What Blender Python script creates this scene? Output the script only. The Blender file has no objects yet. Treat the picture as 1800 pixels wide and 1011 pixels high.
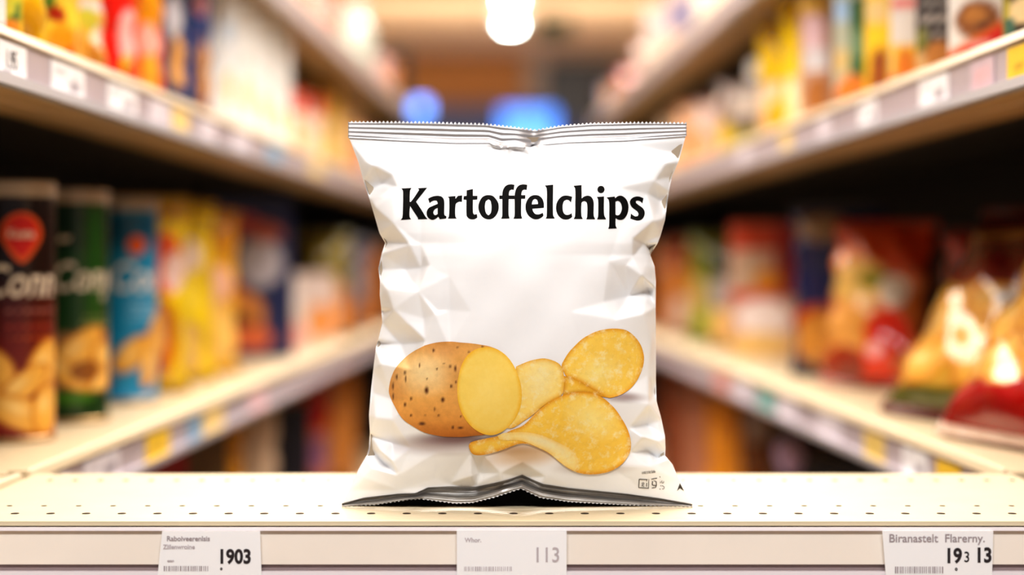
import bpy, bmesh, math, random
import numpy as np
from mathutils import Vector, Matrix
from mathutils.geometry import delaunay_2d_cdt

random.seed(7); np.random.seed(7)
SC = bpy.context.scene
COL = SC.collection
CZ = 1.35            # camera height above the floor
F = 2940.0           # focal length in pixels of the 1800 px wide frame
VX, VY = 890.0, 455.0
SHELF_Z = -0.18      # height of the main shelf, relative to the camera

def W(px, py, d):
    return Vector(((px - VX) / F * d, d, CZ + (VY - py) / F * d))

def lin(c):
    r = []
    for v in c:
        v = v / 255.0
        r.append(v / 12.92 if v <= 0.04045 else ((v + 0.055) / 1.055) ** 2.4)
    return np.array(r)

# ------------------------------------------------------------------ materials
def new_mat(name):
    m = bpy.data.materials.new(name); m.use_nodes = True
    nt = m.node_tree
    return m, nt, nt.nodes['Principled BSDF']

def mat(name, rgb, rough=0.5, metal=0.0, noise=0.0, nscale=60, bump=0.0, bscale=200, coat=0.0, emis=None, estr=0.0):
    m, nt, b = new_mat(name)
    c = lin(rgb)
    b.inputs['Base Color'].default_value = (*c, 1)
    b.inputs['Roughness'].default_value = rough
    b.inputs['Metallic'].default_value = metal
    b.inputs['Coat Weight'].default_value = coat
    if emis is not None:
        b.inputs['Emission Color'].default_value = (*lin(emis), 1)
        b.inputs['Emission Strength'].default_value = estr
    tc = nt.nodes.new('ShaderNodeTexCoord')
    if noise > 0:
        n = nt.nodes.new('ShaderNodeTexNoise'); n.inputs['Scale'].default_value = nscale
        n.inputs['Detail'].default_value = 4
        nt.links.new(tc.outputs['Object'], n.inputs['Vector'])
        rp = nt.nodes.new('ShaderNodeValToRGB')
        lo = np.clip(c * (1 - noise), 0, 1); hi = np.clip(c * (1 + noise), 0, 1)
        rp.color_ramp.elements[0].position = 0.3; rp.color_ramp.elements[1].position = 0.7
        rp.color_ramp.elements[0].color = (*lo, 1); rp.color_ramp.elements[1].color = (*hi, 1)
        nt.links.new(n.outputs['Fac'], rp.inputs['Fac'])
        nt.links.new(rp.outputs['Color'], b.inputs['Base Color'])
    if bump > 0:
        n2 = nt.nodes.new('ShaderNodeTexNoise'); n2.inputs['Scale'].default_value = bscale
        nt.links.new(tc.outputs['Object'], n2.inputs['Vector'])
        bp = nt.nodes.new('ShaderNodeBump'); bp.inputs['Strength'].default_value = bump
        bp.inputs['Distance'].default_value = 0.002
        nt.links.new(n2.outputs['Fac'], bp.inputs['Height'])
        nt.links.new(bp.outputs['Normal'], b.inputs['Normal'])
    return m

def vmat(name, rough=0.4, metal=0.0, noise=0.08, nscale=90, coat=0.0, contrast=None, bump=0.0, bscale=60, spec=0.5):
    """printed surface: colour attribute of the mesh, broken up by fine noise"""
    m, nt, b = new_mat(name)
    a = nt.nodes.new('ShaderNodeAttribute'); a.attribute_name = 'Col'
    tc = nt.nodes.new('ShaderNodeTexCoord')
    n = nt.nodes.new('ShaderNodeTexNoise'); n.inputs['Scale'].default_value = nscale
    n.inputs['Detail'].default_value = 5; n.inputs['Roughness'].default_value = 0.65
    nt.links.new(tc.outputs['Object'], n.inputs['Vector'])
    mr = nt.nodes.new('ShaderNodeMapRange')
    mr.inputs['From Min'].default_value = 0.3; mr.inputs['From Max'].default_value = 0.7
    mr.inputs['To Min'].default_value = 1 - noise; mr.inputs['To Max'].default_value = 1 + noise
    nt.links.new(n.outputs['Fac'], mr.inputs['Value'])
    mx = nt.nodes.new('ShaderNodeVectorMath'); mx.operation = 'SCALE'
    nt.links.new(a.outputs['Color'], mx.inputs[0]); nt.links.new(mr.outputs['Result'], mx.inputs['Scale'])
    last = mx.outputs['Vector']
    if contrast:   # pale blotches over the print
        n3 = nt.nodes.new('ShaderNodeTexNoise'); n3.inputs['Scale'].default_value = contrast[0]
        n3.inputs['Detail'].default_value = 6; n3.inputs['Roughness'].default_value = 0.7
        nt.links.new(tc.outputs['Object'], n3.inputs['Vector'])
        r3 = nt.nodes.new('ShaderNodeMapRange')
        r3.inputs['From Min'].default_value = 0.5; r3.inputs['From Max'].default_value = 0.72
        r3.inputs['To Min'].default_value = 0; r3.inputs['To Max'].default_value = contrast[1]
        nt.links.new(n3.outputs['Fac'], r3.inputs['Value'])
        mm = nt.nodes.new('ShaderNodeMix'); mm.data_type = 'RGBA'
        mm.inputs['B'].default_value = (*lin(contrast[2]), 1)
        nt.links.new(r3.outputs['Result'], mm.inputs['Factor'])
        nt.links.new(last, mm.inputs['A'])
        last = mm.outputs['Result']
    nt.links.new(last, b.inputs['Base Color'])
    b.inputs['Roughness'].default_value = rough
    b.inputs['Metallic'].default_value = metal
    b.inputs['Coat Weight'].default_value = coat
    b.inputs['Specular IOR Level'].default_value = spec
    if bump > 0:
        n2 = nt.nodes.new('ShaderNodeTexNoise'); n2.inputs['Scale'].default_value = bscale
        nt.links.new(tc.outputs['Object'], n2.inputs['Vector'])
        bp = nt.nodes.new('ShaderNodeBump'); bp.inputs['Strength'].default_value = bump
        bp.inputs['Distance'].default_value = 0.006
        nt.links.new(n2.outputs['Fac'], bp.inputs['Height'])
        nt.links.new(bp.outputs['Normal'], b.inputs['Normal'])
    return m

M = dict(
    cream=mat('cream_paint', (218, 204, 174), 0.42, noise=0.03, nscale=30),
    cream_side=mat('cream_paint_side', (208, 190, 158), 0.45, noise=0.04, nscale=30),
    beam=mat('shelf_beam_paint', (166, 134, 92), 0.5, noise=0.08, nscale=25),
    lip=mat('shelf_lip_paint', (204, 186, 156), 0.45),
    under=mat('shelf_underside_shade', (34, 22, 12), 0.8, noise=0.15, nscale=10),
    hole=mat('punched_hole', (58, 40, 24), 0.9),
    groove=mat('rail_groove', (150, 132, 132), 0.6),
    rail=mat('rail_plastic', (192, 180, 186), 0.28, noise=0.05, nscale=20, coat=0.3),
    rail_lip=mat('rail_clear_lip', (244, 244, 255), 0.15, coat=0.6),
    rail_face=mat('rail_front_face', (252, 241, 229), 0.35, noise=0.03, nscale=12),
    rail_front_lip=mat('rail_front_lip', (236, 228, 232), 0.3),
    back=mat('back_panel', (20, 12, 8), 0.8, noise=0.2, nscale=8),
    tag=mat('tag_paper', (255, 254, 255), 0.5),
    ink=mat('ink', (44, 36, 40), 0.7), ink_soft=mat('ink_soft', (168, 156, 160), 0.7),
    ink_pale=mat('ink_pale', (196, 186, 190), 0.7),
    black=mat('print_black', (12, 11, 11), 0.65),
    grey_ink=mat('print_grey', (74, 66, 60), 0.6),
    bag=vmat('white_bag_film', 0.38, noise=0.012, nscale=40, coat=0.12),
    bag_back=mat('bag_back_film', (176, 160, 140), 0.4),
    silver=mat('silver_seal', (186, 185, 188), 0.36, metal=0.45, noise=0.04, nscale=50),
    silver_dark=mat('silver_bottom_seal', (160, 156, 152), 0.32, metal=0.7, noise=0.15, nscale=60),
    gap_shade=mat('gap_shade', (10, 8, 7), 0.7),  # shade of the gap below the bag, given as a colour
    potato=vmat('potato_print', 0.55, noise=0.09, nscale=200),
    flesh=vmat('potato_flesh_print', 0.55, noise=0.03, nscale=200, contrast=(200, 0.4, (255, 226, 140))),
    crisp=vmat('crisp_print', 0.55, noise=0.06, nscale=260, contrast=(170, 0.85, (255, 242, 190))),
    film=vmat('product_film', 0.22, noise=0.06, nscale=40, coat=0.5, bump=0.55, bscale=28),
    card=vmat('product_card', 0.4, noise=0.06, nscale=50),
    tin=vmat('product_tube', 0.3, noise=0.05, nscale=60, coat=0.3),
    plastic_lid=mat('translucent_lid', (170, 150, 130), 0.2, coat=0.5),
    metal_rim=mat('metal_rim', (190, 160, 120), 0.3, metal=0.9),
    letter_cream=mat('cream_lettering', (226, 208, 186), 0.5),
    letter_white=mat('white_lettering', (224, 222, 218), 0.5),
    letter_red=mat('red_emblem', (205, 24, 14), 0.4), letter_orange=mat('orange_border', (222, 92, 30), 0.4),
    floor=mat('floor_tile', (190, 172, 150), 0.3, noise=0.06, nscale=3),
    ceiling=mat('ceiling_paint', (226, 190, 152), 0.9, noise=0.03, nscale=1.5),
    wall=mat('wall_paint', (176, 150, 128), 0.8, noise=0.04, nscale=2),
    ochre=mat('ochre_fascia', (150, 90, 0), 0.6, noise=0.04, nscale=2),
    dark_panel=mat('dark_panel', (34, 30, 32), 0.5), slate=mat('slate_band', (70, 72, 96), 0.6),
    blue=mat('blue_lit', (60, 130, 235), 0.4, emis=(70, 150, 255), estr=1.3),
    blue_dot=mat('blue_lit_dot', (110, 165, 255), 0.4, emis=(110, 170, 255), estr=3.2),
    green=mat('green_sign', (60, 110, 70), 0.5), 
    lamp=mat('lamp_diffuser', (255, 255, 255), 0.4, emis=(238, 255, 250), estr=60),
    lamp_body=mat('lamp_housing', (225, 222, 215), 0.5),
)

for k_ in ('black', 'grey_ink', 'gap_shade'): M[k_].node_tree.nodes['Principled BSDF'].inputs['Specular IOR Level'].default_value = .08
# ------------------------------------------------------------------ mesh helpers
def link(name, verts, faces, m, parent=None, cols=None, smooth=False, loc=None, mats=None, fm=None):
    me = bpy.data.meshes.new(name)
    me.from_pydata([tuple(v) for v in verts], [], faces)
    if mats:
        for mm in mats: me.materials.append(mm)
        me.polygons.foreach_set('material_index', fm)
    else:
        me.materials.append(m)
    if cols is not None:
        at = me.color_attributes.new('Col', 'FLOAT_COLOR', 'POINT')
        a = np.ones((len(verts), 4), dtype=np.float32); a[:, :3] = cols
        at.data.foreach_set('color', a.ravel())
    if smooth:
        me.polygons.foreach_set('use_smooth', [True] * len(me.polygons))
    me.update()
    o = bpy.data.objects.new(name, me); COL.objects.link(o)
    if parent is not None: o.parent = parent
    if loc is not None: o.location = loc
    return o

def tag(o, label, cat, group=None):
    o['label'] = label; o['category'] = cat
    if group: o['group'] = group
    return o

def empty(name, loc, rz=0.0, label=None, cat=None, group=None):
    o = bpy.data.objects.new(name, None); COL.objects.link(o)
    o.location = loc; o.rotation_euler = (0, 0, rz); o.empty_display_size = 0.05
    if label: tag(o, label, cat, group)
    return o

def structure(o):
    o['kind'] = 'structure'; return o

def box_vf(x0, x1, y0, y1, z0, z1):
    v = [(x, y, z) for x in (x0, x1) for y in (y0, y1) for z in (z0, z1)]
    f = [(0, 1, 3, 2), (4, 6, 7, 5), (0, 4, 5, 1), (2, 3, 7, 6), (0, 2, 6, 4), (1, 5, 7, 3)]
    return v, f

def bevel(o, w, seg=2):
    b = o.modifiers.new('edge', 'BEVEL'); b.width = w; b.segments = seg; b.limit_method = 'ANGLE'
    return o

def box(name, x0, x1, y0, y1, z0, z1, m, parent=None, bev=0.0):
    v, f = box_vf(x0, x1, y0, y1, z0, z1)
    o = link(name, v, f, m, parent)
    if bev: bevel(o, bev)
    return o

def setparent_keep(o, p):   # world-built child of an empty placed elsewhere
    o.parent = p
    o.matrix_parent_inverse = p.matrix_basis.inverted()
    return o

# ------------------------------------------------------------------ printed art
def paint(U, V, ops):
    C = np.zeros(U.shape + (3,)); C[:] = lin(ops[0])
    def put(a, c):
        nonlocal C
        a = np.clip(a, 0, 1)[..., None]
        C = C * (1 - a) + lin(c) * a
    for op in ops[1:]:
        k = op[0]
        if k == 'r':
            _, u0, v0, u1, v1, c = op[:6]; s = op[6] if len(op) > 6 else 0.02
            a = np.minimum.reduce([(U - u0) / s + .5, (u1 - U) / s + .5, (V - v0) / s + .5, (v1 - V) / s + .5])
            put(a, c)
        elif k in ('e', 'chip'):
            _, cu, cv, ru, rv = op[:5]
            if k == 'e': c, rot = op[5], (op[6] if len(op) > 6 else 0)
            else: rot = op[5] if len(op) > 5 else 0
            x, y = U - cu, V - cv
            x, y = x * math.cos(rot) + y * math.sin(rot), -x * math.sin(rot) + y * math.cos(rot)
            q = np.sqrt((x / ru) ** 2 + (y / rv) ** 2)
            if k == 'e': put((1 - q) / 0.12 + .5, c)
            else:
                put((1 - q) / 0.1 + .5, (196, 118, 28)); put((0.86 - q) / 0.2 + .5, (238, 178, 78))
                q2 = np.sqrt(((x + .2 * ru) / ru) ** 2 + ((y - .25 * rv) / rv) ** 2)
                put(np.where(q < .95, (0.5 - q2) / 0.4, 0) * .7, (252, 218, 140))
        elif k == 'd':     # diagonal: colour where V < a*U + b
            _, a_, b_, c = op[:4]; s = op[4] if len(op) > 4 else .03
            put((a_ * U + b_ - V) / s + .5, c)
        elif k == 'l':     # rows of small print
            _, u0, v0, u1, v1, n, c = op
            inside = (U > u0) & (U < u1) & (V > v0) & (V < v1)
            ph = (V - v0) / (v1 - v0) * n
            put(np.where(inside & (ph % 1 < .5) & (np.sin(U * 90 + np.floor(ph) * 3) > -.5), .8, 0), c)
    return C

def loft(name, m, fpos, fcol, nu=48, nv=40, capz=True, parent=None, smooth=True):
    us = np.arange(nu) / nu; vs = np.linspace(0, 1, nv)
    U, V = np.meshgrid(us, vs)
    P = fpos(U, V).reshape(-1, 3); C = fcol(U, V).reshape(-1, 3)
    f = []
    for j in range(nv - 1):
        for i in range(nu):
            a = j * nu + i; b = j * nu + (i + 1) % nu
            f.append((a, b, b + nu, a + nu))
    if capz:
        f.append(tuple(range(nu - 1, -1, -1))); f.append(tuple((nv - 1) * nu + i for i in range(nu)))
    o = link(name, P, f, m, parent, cols=C, smooth=smooth)
    return o

def place(o, loc, yaw, lean=0.0):
    o.location = loc
    o.rotation_euler = (lean, 0, yaw)

def art_map(u, vis, side):
    """the print sits on the part of the face that shows past the next pack"""
    if side < 0: return np.clip(1 - (1 - u) / vis, -0.2, 1)
    return np.clip(u / vis, 0, 1.2)

def make_carton(name, w, t, h, ops, sidec, vis=1.0, side=-1):
    r = 0.003
    def pos(U, V):
        k = U * 4; seg = np.floor(k).astype(int); q = k - seg
        x = np.select([seg == 0, seg == 1, seg == 2], [-w / 2 + q * w, w / 2 + 0 * q, w / 2 - q * w], -w / 2)
        y = np.select([seg == 0, seg == 1, seg == 2], [-t / 2 + 0 * q, -t / 2 + q * t, t / 2 + 0 * q], t / 2 - q * t)
        return np.stack([x, y, V * h], -1)
    def colr(U, V):
        k = U * 4; front = k <= 1.0001
        C = paint(art_map(np.clip(k, 0, 1), vis, side), V, ops)
        C[~front] = lin(sidec)
        aisle = (k > 3) if side > 0 else ((k > 1.0001) & (k < 2))
        E = paint(np.full_like(U, .12 if side > 0 else .88), V, ops); C[aisle] = E[aisle] * .9
        return C
    o = loft(name, M['card'], pos, colr, nu=96, nv=44, smooth=False)
    return o

def make_pouch(name, w, t, h, ops, sidec, vis=1.0, side=-1, seal=0.05, crinkle=0.004, gusset=False, parts=True, sealc=None):
    ph = random.random() * 6
    sealc = sealc or sidec
    def prof(V):
        lo = np.clip((V - (0.0 if gusset else seal)) / .16, 0, 1) if not gusset else np.clip(.55 + V * 3, 0, 1)
        hi = np.clip((1 - seal - V) / .35, 0, 1)
        return np.sqrt(np.clip(lo * (2 - lo), 0, 1)) * np.sqrt(np.clip(hi * (2 - hi), 0, 1))
    def pos(U, V):
        front = U < .5
        s = np.where(front, U * 2, 2 - U * 2)
        g = np.clip(1 - np.abs(2 * s - 1) ** 2.4, 0, 1) ** .7
        T = prof(V) * g * t / 2 + .0012
        wf = 1 - .07 * prof(V)
        x = (s - .5) * w * wf + crinkle * .5 * np.sin(V * 31 + ph) * (np.abs(2 * s - 1) ** 3)
        cr = crinkle * prof(V) * np.sin(V * 19 + 7 * s + ph) * np.sin(s * 9 + ph * 2) * .8
        y = np.where(front, -T - cr, T + cr)
        return np.stack([x, y, V * h + 0 * U], -1)
    def colr(U, V):
        front = U <= .5001
        s = np.clip(U * 2, 0, 1)
        C = paint(art_map(s, vis, side), V, ops)
        C[~front] = lin(sidec)
        return C
    if not parts:
        return loft(name, M['film'], pos, colr, nu=72, nv=48)
    root = loft(name, M['film'], pos, colr, nu=72, nv=56)
    # crimped end seals standing just proud of the film
    for nm, v0, v1 in (('top_seal', 1 - seal, 1.0),) + (() if gusset else (('bottom_seal', 0.0, seal),)):
        n = 40; vs, fs = [], []
        for sgn in (-1, 1):
            for j in range(7):
                vv = v0 + (v1 - v0) * j / 6
                for i in range(n):
                    x = (i / (n - 1) - .5) * w * 1.002
                    vs.append((x, sgn * (.0022 + .0007 * (j % 2)), vv * h + (.0012 if (j == 6 and i % 2 and nm == 'top_seal') else 0)))
        for b in (0, 7 * n):
            for j in range(6):
                for i in range(n - 1):
                    a = b + j * n + i; fs.append((a, a + 1, a + 1 + n, a + n))
        link(nm, vs, fs, M['film'], root, cols=np.tile(lin(sealc), (len(vs), 1)))
    return root

def make_tube(name, r, h, ops, lid=True, lidm='plastic_lid'):
    root = empty(name, (0, 0, 0))
    def pos(U, V):
        a = -math.pi + U * 2 * math.pi - math.pi / 2 + math.pi   # U=.5 faces -y
        a = (U - .5) * 2 * math.pi - math.pi / 2
        return np.stack([r * np.cos(a), r * np.sin(a), .004 + V * (h - .018)], -1)
    def colr(U, V):
        return paint((U - .5) * 2 + .5, V, ops)    # the front half carries the whole print
    loft('tube_body', M['tin'], pos, colr, nu=120, nv=110, parent=root)
    def ring(nm, z0, z1, rr, m):
        n = 56; vs = []; prof = [(rr - .001, z0), (rr, z0 + .001), (rr, z1 - .0015), (rr - .0015, z1), (rr - .004, z1), (rr - .004, z1 - .003), (0.001, z1 - .003)]
        for (q, z) in prof:
            for i in range(n): vs.append((q * math.cos(i / n * 2 * math.pi), q * math.sin(i / n * 2 * math.pi), z))
        fs = [(j * n + i, j * n + (i + 1) % n, (j + 1) * n + (i + 1) % n, (j + 1) * n + i) for j in range(len(prof) - 1) for i in range(n)]
        return link(nm, vs, fs, m, root, smooth=False)
    ring('base_rim', 0, .006, r + .001, M['metal_rim'])
    ring('lid', h - .016, h, r + .0015, M[lidm])
    return root

def make_bottle(name, r, h, ops, capc=(240, 240, 240)):
    prof_v = np.array([0, .02, .08, .62, .74, .80, .81, .99, 1.0])
    prof_r = np.array([.9, 1., 1., 1., .75, .5, .56, .56, .5])
    def pos(U, V):
        a = (U - .5) * 2 * math.pi - math.pi / 2
        rr = np.interp(V, prof_v, prof_r) * r
        return np.stack([rr * np.cos(a), rr * np.sin(a), V * h], -1)
    def colr(U, V):
        C = paint((U - .5) * 2 + .5, V, ops)
        C[V > .805] = lin(capc)
        return C
    return loft(name, M['tin'], pos, colr, nu=40, nv=60)

# ------------------------------------------------------------------ shelving geometry
def xe(side, d):      # aisle-side edge of the shelving, the aisle narrows slightly with depth
    return -(0.4504 - 0.036 * d) if side < 0 else (0.473 - 0.039 * d)

def SP(side, d, o, z):
    return Vector((xe(side, d) + side * o, d, CZ + z))

def prism(name, side, d0, d1, prof, m, parent=None, zo=0.0):
    n = len(prof); prof = [(o, z + zo) for o, z in prof]
    vs = [SP(side, d0, o, z) for o, z in prof] + [SP(side, d1, o, z) for o, z in prof]
    fs = [(i, (i + 1) % n, n + (i + 1) % n, n + i) for i in range(n)]
    fs += [tuple(range(n - 1, -1, -1)), tuple(range(n, 2 * n))]
    ob = link(name, vs, fs, m)
    if parent is not None: setparent_keep(ob, parent)
    bm = bmesh.new(); bm.from_mesh(ob.data); bmesh.ops.recalc_face_normals(bm, faces=bm.faces); bm.to_mesh(ob.data); bm.free()
    return ob

LV = {'low': -0.18, 'up': 0.185, 'top': 0.44, 'bottom': -0.53}
def shelf_unit(side, d0, d1, z, label, rail=True):
    e = empty('display_shelf', SP(side, (d0 + d1) / 2, 0.2, z), label=label, cat='shelf', group='long metal shelves along the aisle')
    prism('deck', side, d0, d1, [(0.004, 0), (0.448, 0), (0.448, -0.018), (0.004, -0.018)], M['cream_side'], e, z)
    prism('front_beam', side, d0, d1, [(0.006, -0.0185), (0.1, -0.0185), (0.1, -0.044), (0.055, -0.044), (0.053, -0.042), (0.048, -0.042), (0.046, -0.044), (0.006, -0.044)], M['beam'], e, z)
    prism('underside_shade_panel', side, d0, d1, [(0.1005, -0.0185), (0.448, -0.0185), (0.448, -0.024), (0.1005, -0.024)], M['under'], e, z)  # dark panel: the shade beneath the deck is put into its colour
    prism('rail_lip', side, d0, d1, [(0.0035, 0.003), (0.0, 0.0015), (-0.003, -0.006), (0.0035, -0.009)], M['lip'], e, z)
    if rail:
        prism('price_rail', side, d0, d1, [(0.0035, -0.0092), (0.0, -0.0092), (0.0, -0.040), (0.0035, -0.040)], M['rail'], e, z)
        prism('rail_bottom_lip', side, d0, d1, [(0.0058, -0.0402), (-0.004, -0.0402), (-0.0055, -0.037), (-0.0065, -0.037), (-0.005, -0.0455), (0.0058, -0.0455)], M['rail_lip'], e, z)
    else:
        prism('front_lip', side, d0, d1, [(0.0035, -0.0092), (-0.001, -0.0092), (-0.001, -0.045), (0.0035, -0.045)], M['cream_side'], e, z)
    return e

def tag_at(side, z, d0, d1, ops, label, group, name='price_tag', zt=-0.0105, zb=-0.0395):
    n, k = 14, 8; vs, cs = [], []
    U, V = np.meshgrid(np.linspace(0, 1, n), np.linspace(0, 1, k))
    C = paint(U if side < 0 else 1 - U, V, ops).reshape(-1, 3)
    for v in np.linspace(0, 1, k):
        for u in np.linspace(0, 1, n):
            vs.append(SP(side, d0 + (d1 - d0) * u, -0.0012, z + zb + (zt - zb) * v))
    fs = [(j * n + i, j * n + i + 1, (j + 1) * n + i + 1, (j + 1) * n + i) for j in range(k - 1) for i in range(n - 1)]
    if side > 0: fs = [f[::-1] for f in fs]
    o = link(name, vs, fs, M['card'], cols=C)
    so = o.modifiers.new('card', 'SOLIDIFY'); so.thickness = 0.0006; so.offset = -1
    return tag(o, label, 'price tag', group)

def d_edge(side, px, e=0.0):
    if side < 0: return (0.4504 + e) / ((VX - px) / F + 0.036)
    return (0.473 + e) / ((px - VX) / F + 0.039)

# ------------------------------------------------------------------ room
structure(link('floor', *box_vf(-3.2, 3.2, -3, 13.4, -0.1, 0), M['floor']))
structure(link('ceiling', *box_vf(-3.2, 3.2, -3, 13.4, 2.95, 3.05), M['ceiling']))
structure(link('wall_back', *box_vf(-3.2, 3.2, 13.3, 13.4, 0, 2.95), M['wall']))
structure(link('wall_left', *box_vf(-3.3, -3.2, -3, 13.4, 0, 2.95), M['wall']))
structure(link('wall_right', *box_vf(3.2, 3.3, -3, 13.4, 0, 2.95), M['wall']))

def wall_panel(name, x0, x1, y0, y1, d, m, label, cat, frame_m=None, thick=0.06):
    a = W(x0, y1, d); b = W(x1, y0, d)
    e = empty(name, ((a.x + b.x) / 2, d, a.z), label=label, cat=cat)
    p = box('panel', a.x, b.x, d, d + thick, a.z, b.z, m, bev=0.006); setparent_keep(p, e)
    fr = 0.02
    vs, fs = [], []
    for (q0, q1, r0, r1) in ((a.x - fr, b.x + fr, b.z + .001, b.z + fr), (a.x - fr, b.x + fr, a.z - fr, a.z - .001), (a.x - fr, a.x - .001, a.z - .001, b.z + .001), (b.x + .001, b.x + fr, a.z - .001, b.z + .001)):
        v, f = box_vf(q0, q1, d - .01, d + thick, r0, r1); k = len(vs); vs += v; fs += [tuple(i + k for i in g) for g in f]
    setparent_keep(link('frame', vs, fs, frame_m or m), e)
    return e
wall_panel('fascia_panel', 672, 916, 104, 178, 13.1, M['ochre'], 'long ochre yellow fascia panel high on the back wall', 'sign panel')
wall_panel('wall_screen', 962, 1100, 112, 206, 13.1, M['dark_panel'], 'dark rectangular panel on the back wall beside the ochre fascia', 'panel')
wall_panel('fascia_panel', 660, 1110, 186, 300, 13.22, M['slate'], 'slate blue band on the back wall under the ochre fascia', 'sign panel', thick=0.03)
wall_panel('light_panel', 884, 972, 196, 290, 13.0, M['blue'], 'glowing blue light panel on the back wall, the wider one behind the bag top', 'light panel')
wall_panel('light_panel', 732, 748, 183, 199, 13.0, M['blue_dot'], 'small round-looking blue light on the back wall under the ochre fascia', 'light')
e = wall_panel('hanging_sign', 948, 998, 36, 56, 9.0, M['green'], 'small green sign hanging from the ceiling beside the bright lamps', 'sign')
a = W(973, 36, 9.0)
for dx in (-.05, .05):
    setparent_keep(box('hanger', a.x + dx - .003, a.x + dx + .003, 9.02, 9.03, a.z + .02, 2.95, M['lamp_body']), e)
for (py, nm) in ((0, 'bright ceiling lamp over the aisle, cut by the upper frame edge'), (44, 'bright ceiling lamp over the aisle, the lower and more distant one')):
    z = 1.52; d = z * F / (VY - py)
    c = W(897, py, d)
    e = empty('ceiling_lamp', c, label=nm, cat='lamp', group='ceiling lamps over the aisle')
    setparent_keep(box('housing', c.x - .09, c.x + .09, d - .11, d + .11, c.z + .012, 2.95, M['lamp_body'], bev=.004), e)
    setparent_keep(box('diffuser', c.x - .045, c.x + .045, d - .06, d + .06, c.z - .012, c.z + .011, M['lamp'], bev=.004), e)

# ------------------------------------------------------------------ side shelving
names = {-1: 'left', 1: 'right'}
XEND = {-1: 4.78, 1: 5.2}
for s in (-1, 1):
    e = empty('gondola_frame', SP(s, 2.7, 0.46, -CZ), label='dark upright back frame carrying the shelves on the %s of the aisle' % names[s], cat='shelving frame')
    d0 = 0.95
    prism('back_panel', s, d0, XEND[s], [(0.45, -CZ), (0.47, -CZ), (0.47, 0.66), (0.45, 0.66)], M['back'], e)
    prism('plinth', s, d0 if s < 0 else 1.41, XEND[s], [(0.03, -CZ), (0.448, -CZ), (0.448, -CZ + .12), (0.03, -CZ + .12)], M['cream_side'], e)
    prism('end_panel', s, XEND[s] + .001, XEND[s] + .02, [(0.0, -CZ), (0.47, -CZ), (0.47, 0.60), (0.0, 0.60)], M['back'], e)
    for d in (1.0, 2.2, 3.4, 4.6):
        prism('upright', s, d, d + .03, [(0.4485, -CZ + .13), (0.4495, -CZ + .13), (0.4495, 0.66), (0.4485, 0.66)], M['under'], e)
    sd = names[s]
    shelf_unit(s, 1.395 if s < 0 else 1.408, XEND[s], LV['low'], 'long cream shelf on the %s, level with the front shelf' % sd)
    shelf_unit(s, 1.0, XEND[s], LV['up'], 'long cream shelf on the %s above eye level, its packs cut by the frame top' % sd)
    shelf_unit(s, 1.0, XEND[s], LV['top'], 'highest shelf on the %s, seen only far down the aisle' % sd)
    shelf_unit(s, 1.5, XEND[s], LV['bottom'], 'shadowed lowest shelf on the %s, under the long price rail' % sd)
# near end of the left run, meeting the front shelf at its corner
e = shelf_unit(-1, 0.95, 1.384, LV['low'], 'short cream shelf end at the left frame edge beside the perforated shelf', rail=False)
prism('end_cap', -1, 1.3845, 1.392, [(0.012, 0.0045), (-0.0035, 0.0045), (-0.0035, -0.046), (0.012, -0.046)], M['cream_side'], e, LV['low'])

# ------------------------------------------------------------------ front shelf
X0, X1 = -0.3935, 0.4225
fs_ = empty('display_shelf', (0, 1.28, CZ + SHELF_Z), label='perforated cream metal shelf across the foreground with the white bag on it', cat='shelf')
zt = CZ + SHELF_Z
def xprism(name, prof, m, x0=X0, x1=X1, bev=0):
    n = len(prof)
    vs = [(x0, d, zt + z) for d, z in prof] + [(x1, d, zt + z) for d, z in prof]
    fsx = [(i, (i + 1) % n, n + (i + 1) % n, n + i) for i in range(n)] + [tuple(range(n)), tuple(range(2 * n - 1, n - 1, -1))]
    ob = link(name, vs, fsx, m)
    bm = bmesh.new(); bm.from_mesh(ob.data); bmesh.ops.recalc_face_normals(bm, faces=bm.faces); bm.to_mesh(ob.data); bm.free()
    setparent_keep(ob, fs_)
    if bev: bevel(ob, bev, 3)
    return ob
xprism('deck', [(1.150, -0.0005), (1.1515, 0), (1.40, 0), (1.40, -0.02), (1.154, -0.02), (1.154, -0.0042), (1.150, -0.0036)], M['cream'])
xprism('rail_top_lip', [(1.1535, -0.0046), (1.1475, -0.0046), (1.1470, -0.0066), (1.1535, -0.0066)], M['rail_front_lip'])
xprism('ticket_rail', [(1.1535, -0.0068), (1.1500, -0.0068), (1.1490, -0.0300), (1.1535, -0.0300)], M['rail_face'])
xprism('rail_groove', [(1.1535, -0.0302), (1.1515, -0.0302), (1.1515, -0.0345), (1.1535, -0.0345)], M['groove'])
xprism('rail_bottom_lip', [(1.1535, -0.0347), (1.1470, -0.0347), (1.1455, -0.046), (1.1535, -0.046)], M['rail_front_lip'])
# perforations
vs, fs = [], []
def hole(cx, cd, rx, ry):
    k = len(vs); n = 14
    for i in range(n):
        a = 2 * math.pi * i / n
        vs.append((cx + rx * math.cos(a), cd + ry * math.sin(a), zt + 0.0003))
    fs.append(tuple(range(k, k + n)))
for i in range(-17, 19):
    x = (26 + 62.6 * (i + 17) - VX) / F * 1.181 - 0.025
    if X0 + .01 < x < X1 - .01: hole(x, 1.181, 0.0030, 0.0030)
    x2 = x + 0.0105
    if X0 + .01 < x2 < X1 - .01: hole(x2, 1.2175, 0.0022, 0.0018)
for i in range(48):
    x = (88 + 44.5 * i - VX) / F * 1.357
    if x < X1 - .01: hole(x, 1.357, 0.0024, 0.0042)
setparent_keep(link('perforations', vs, fs, M['hole']), fs_)

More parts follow.
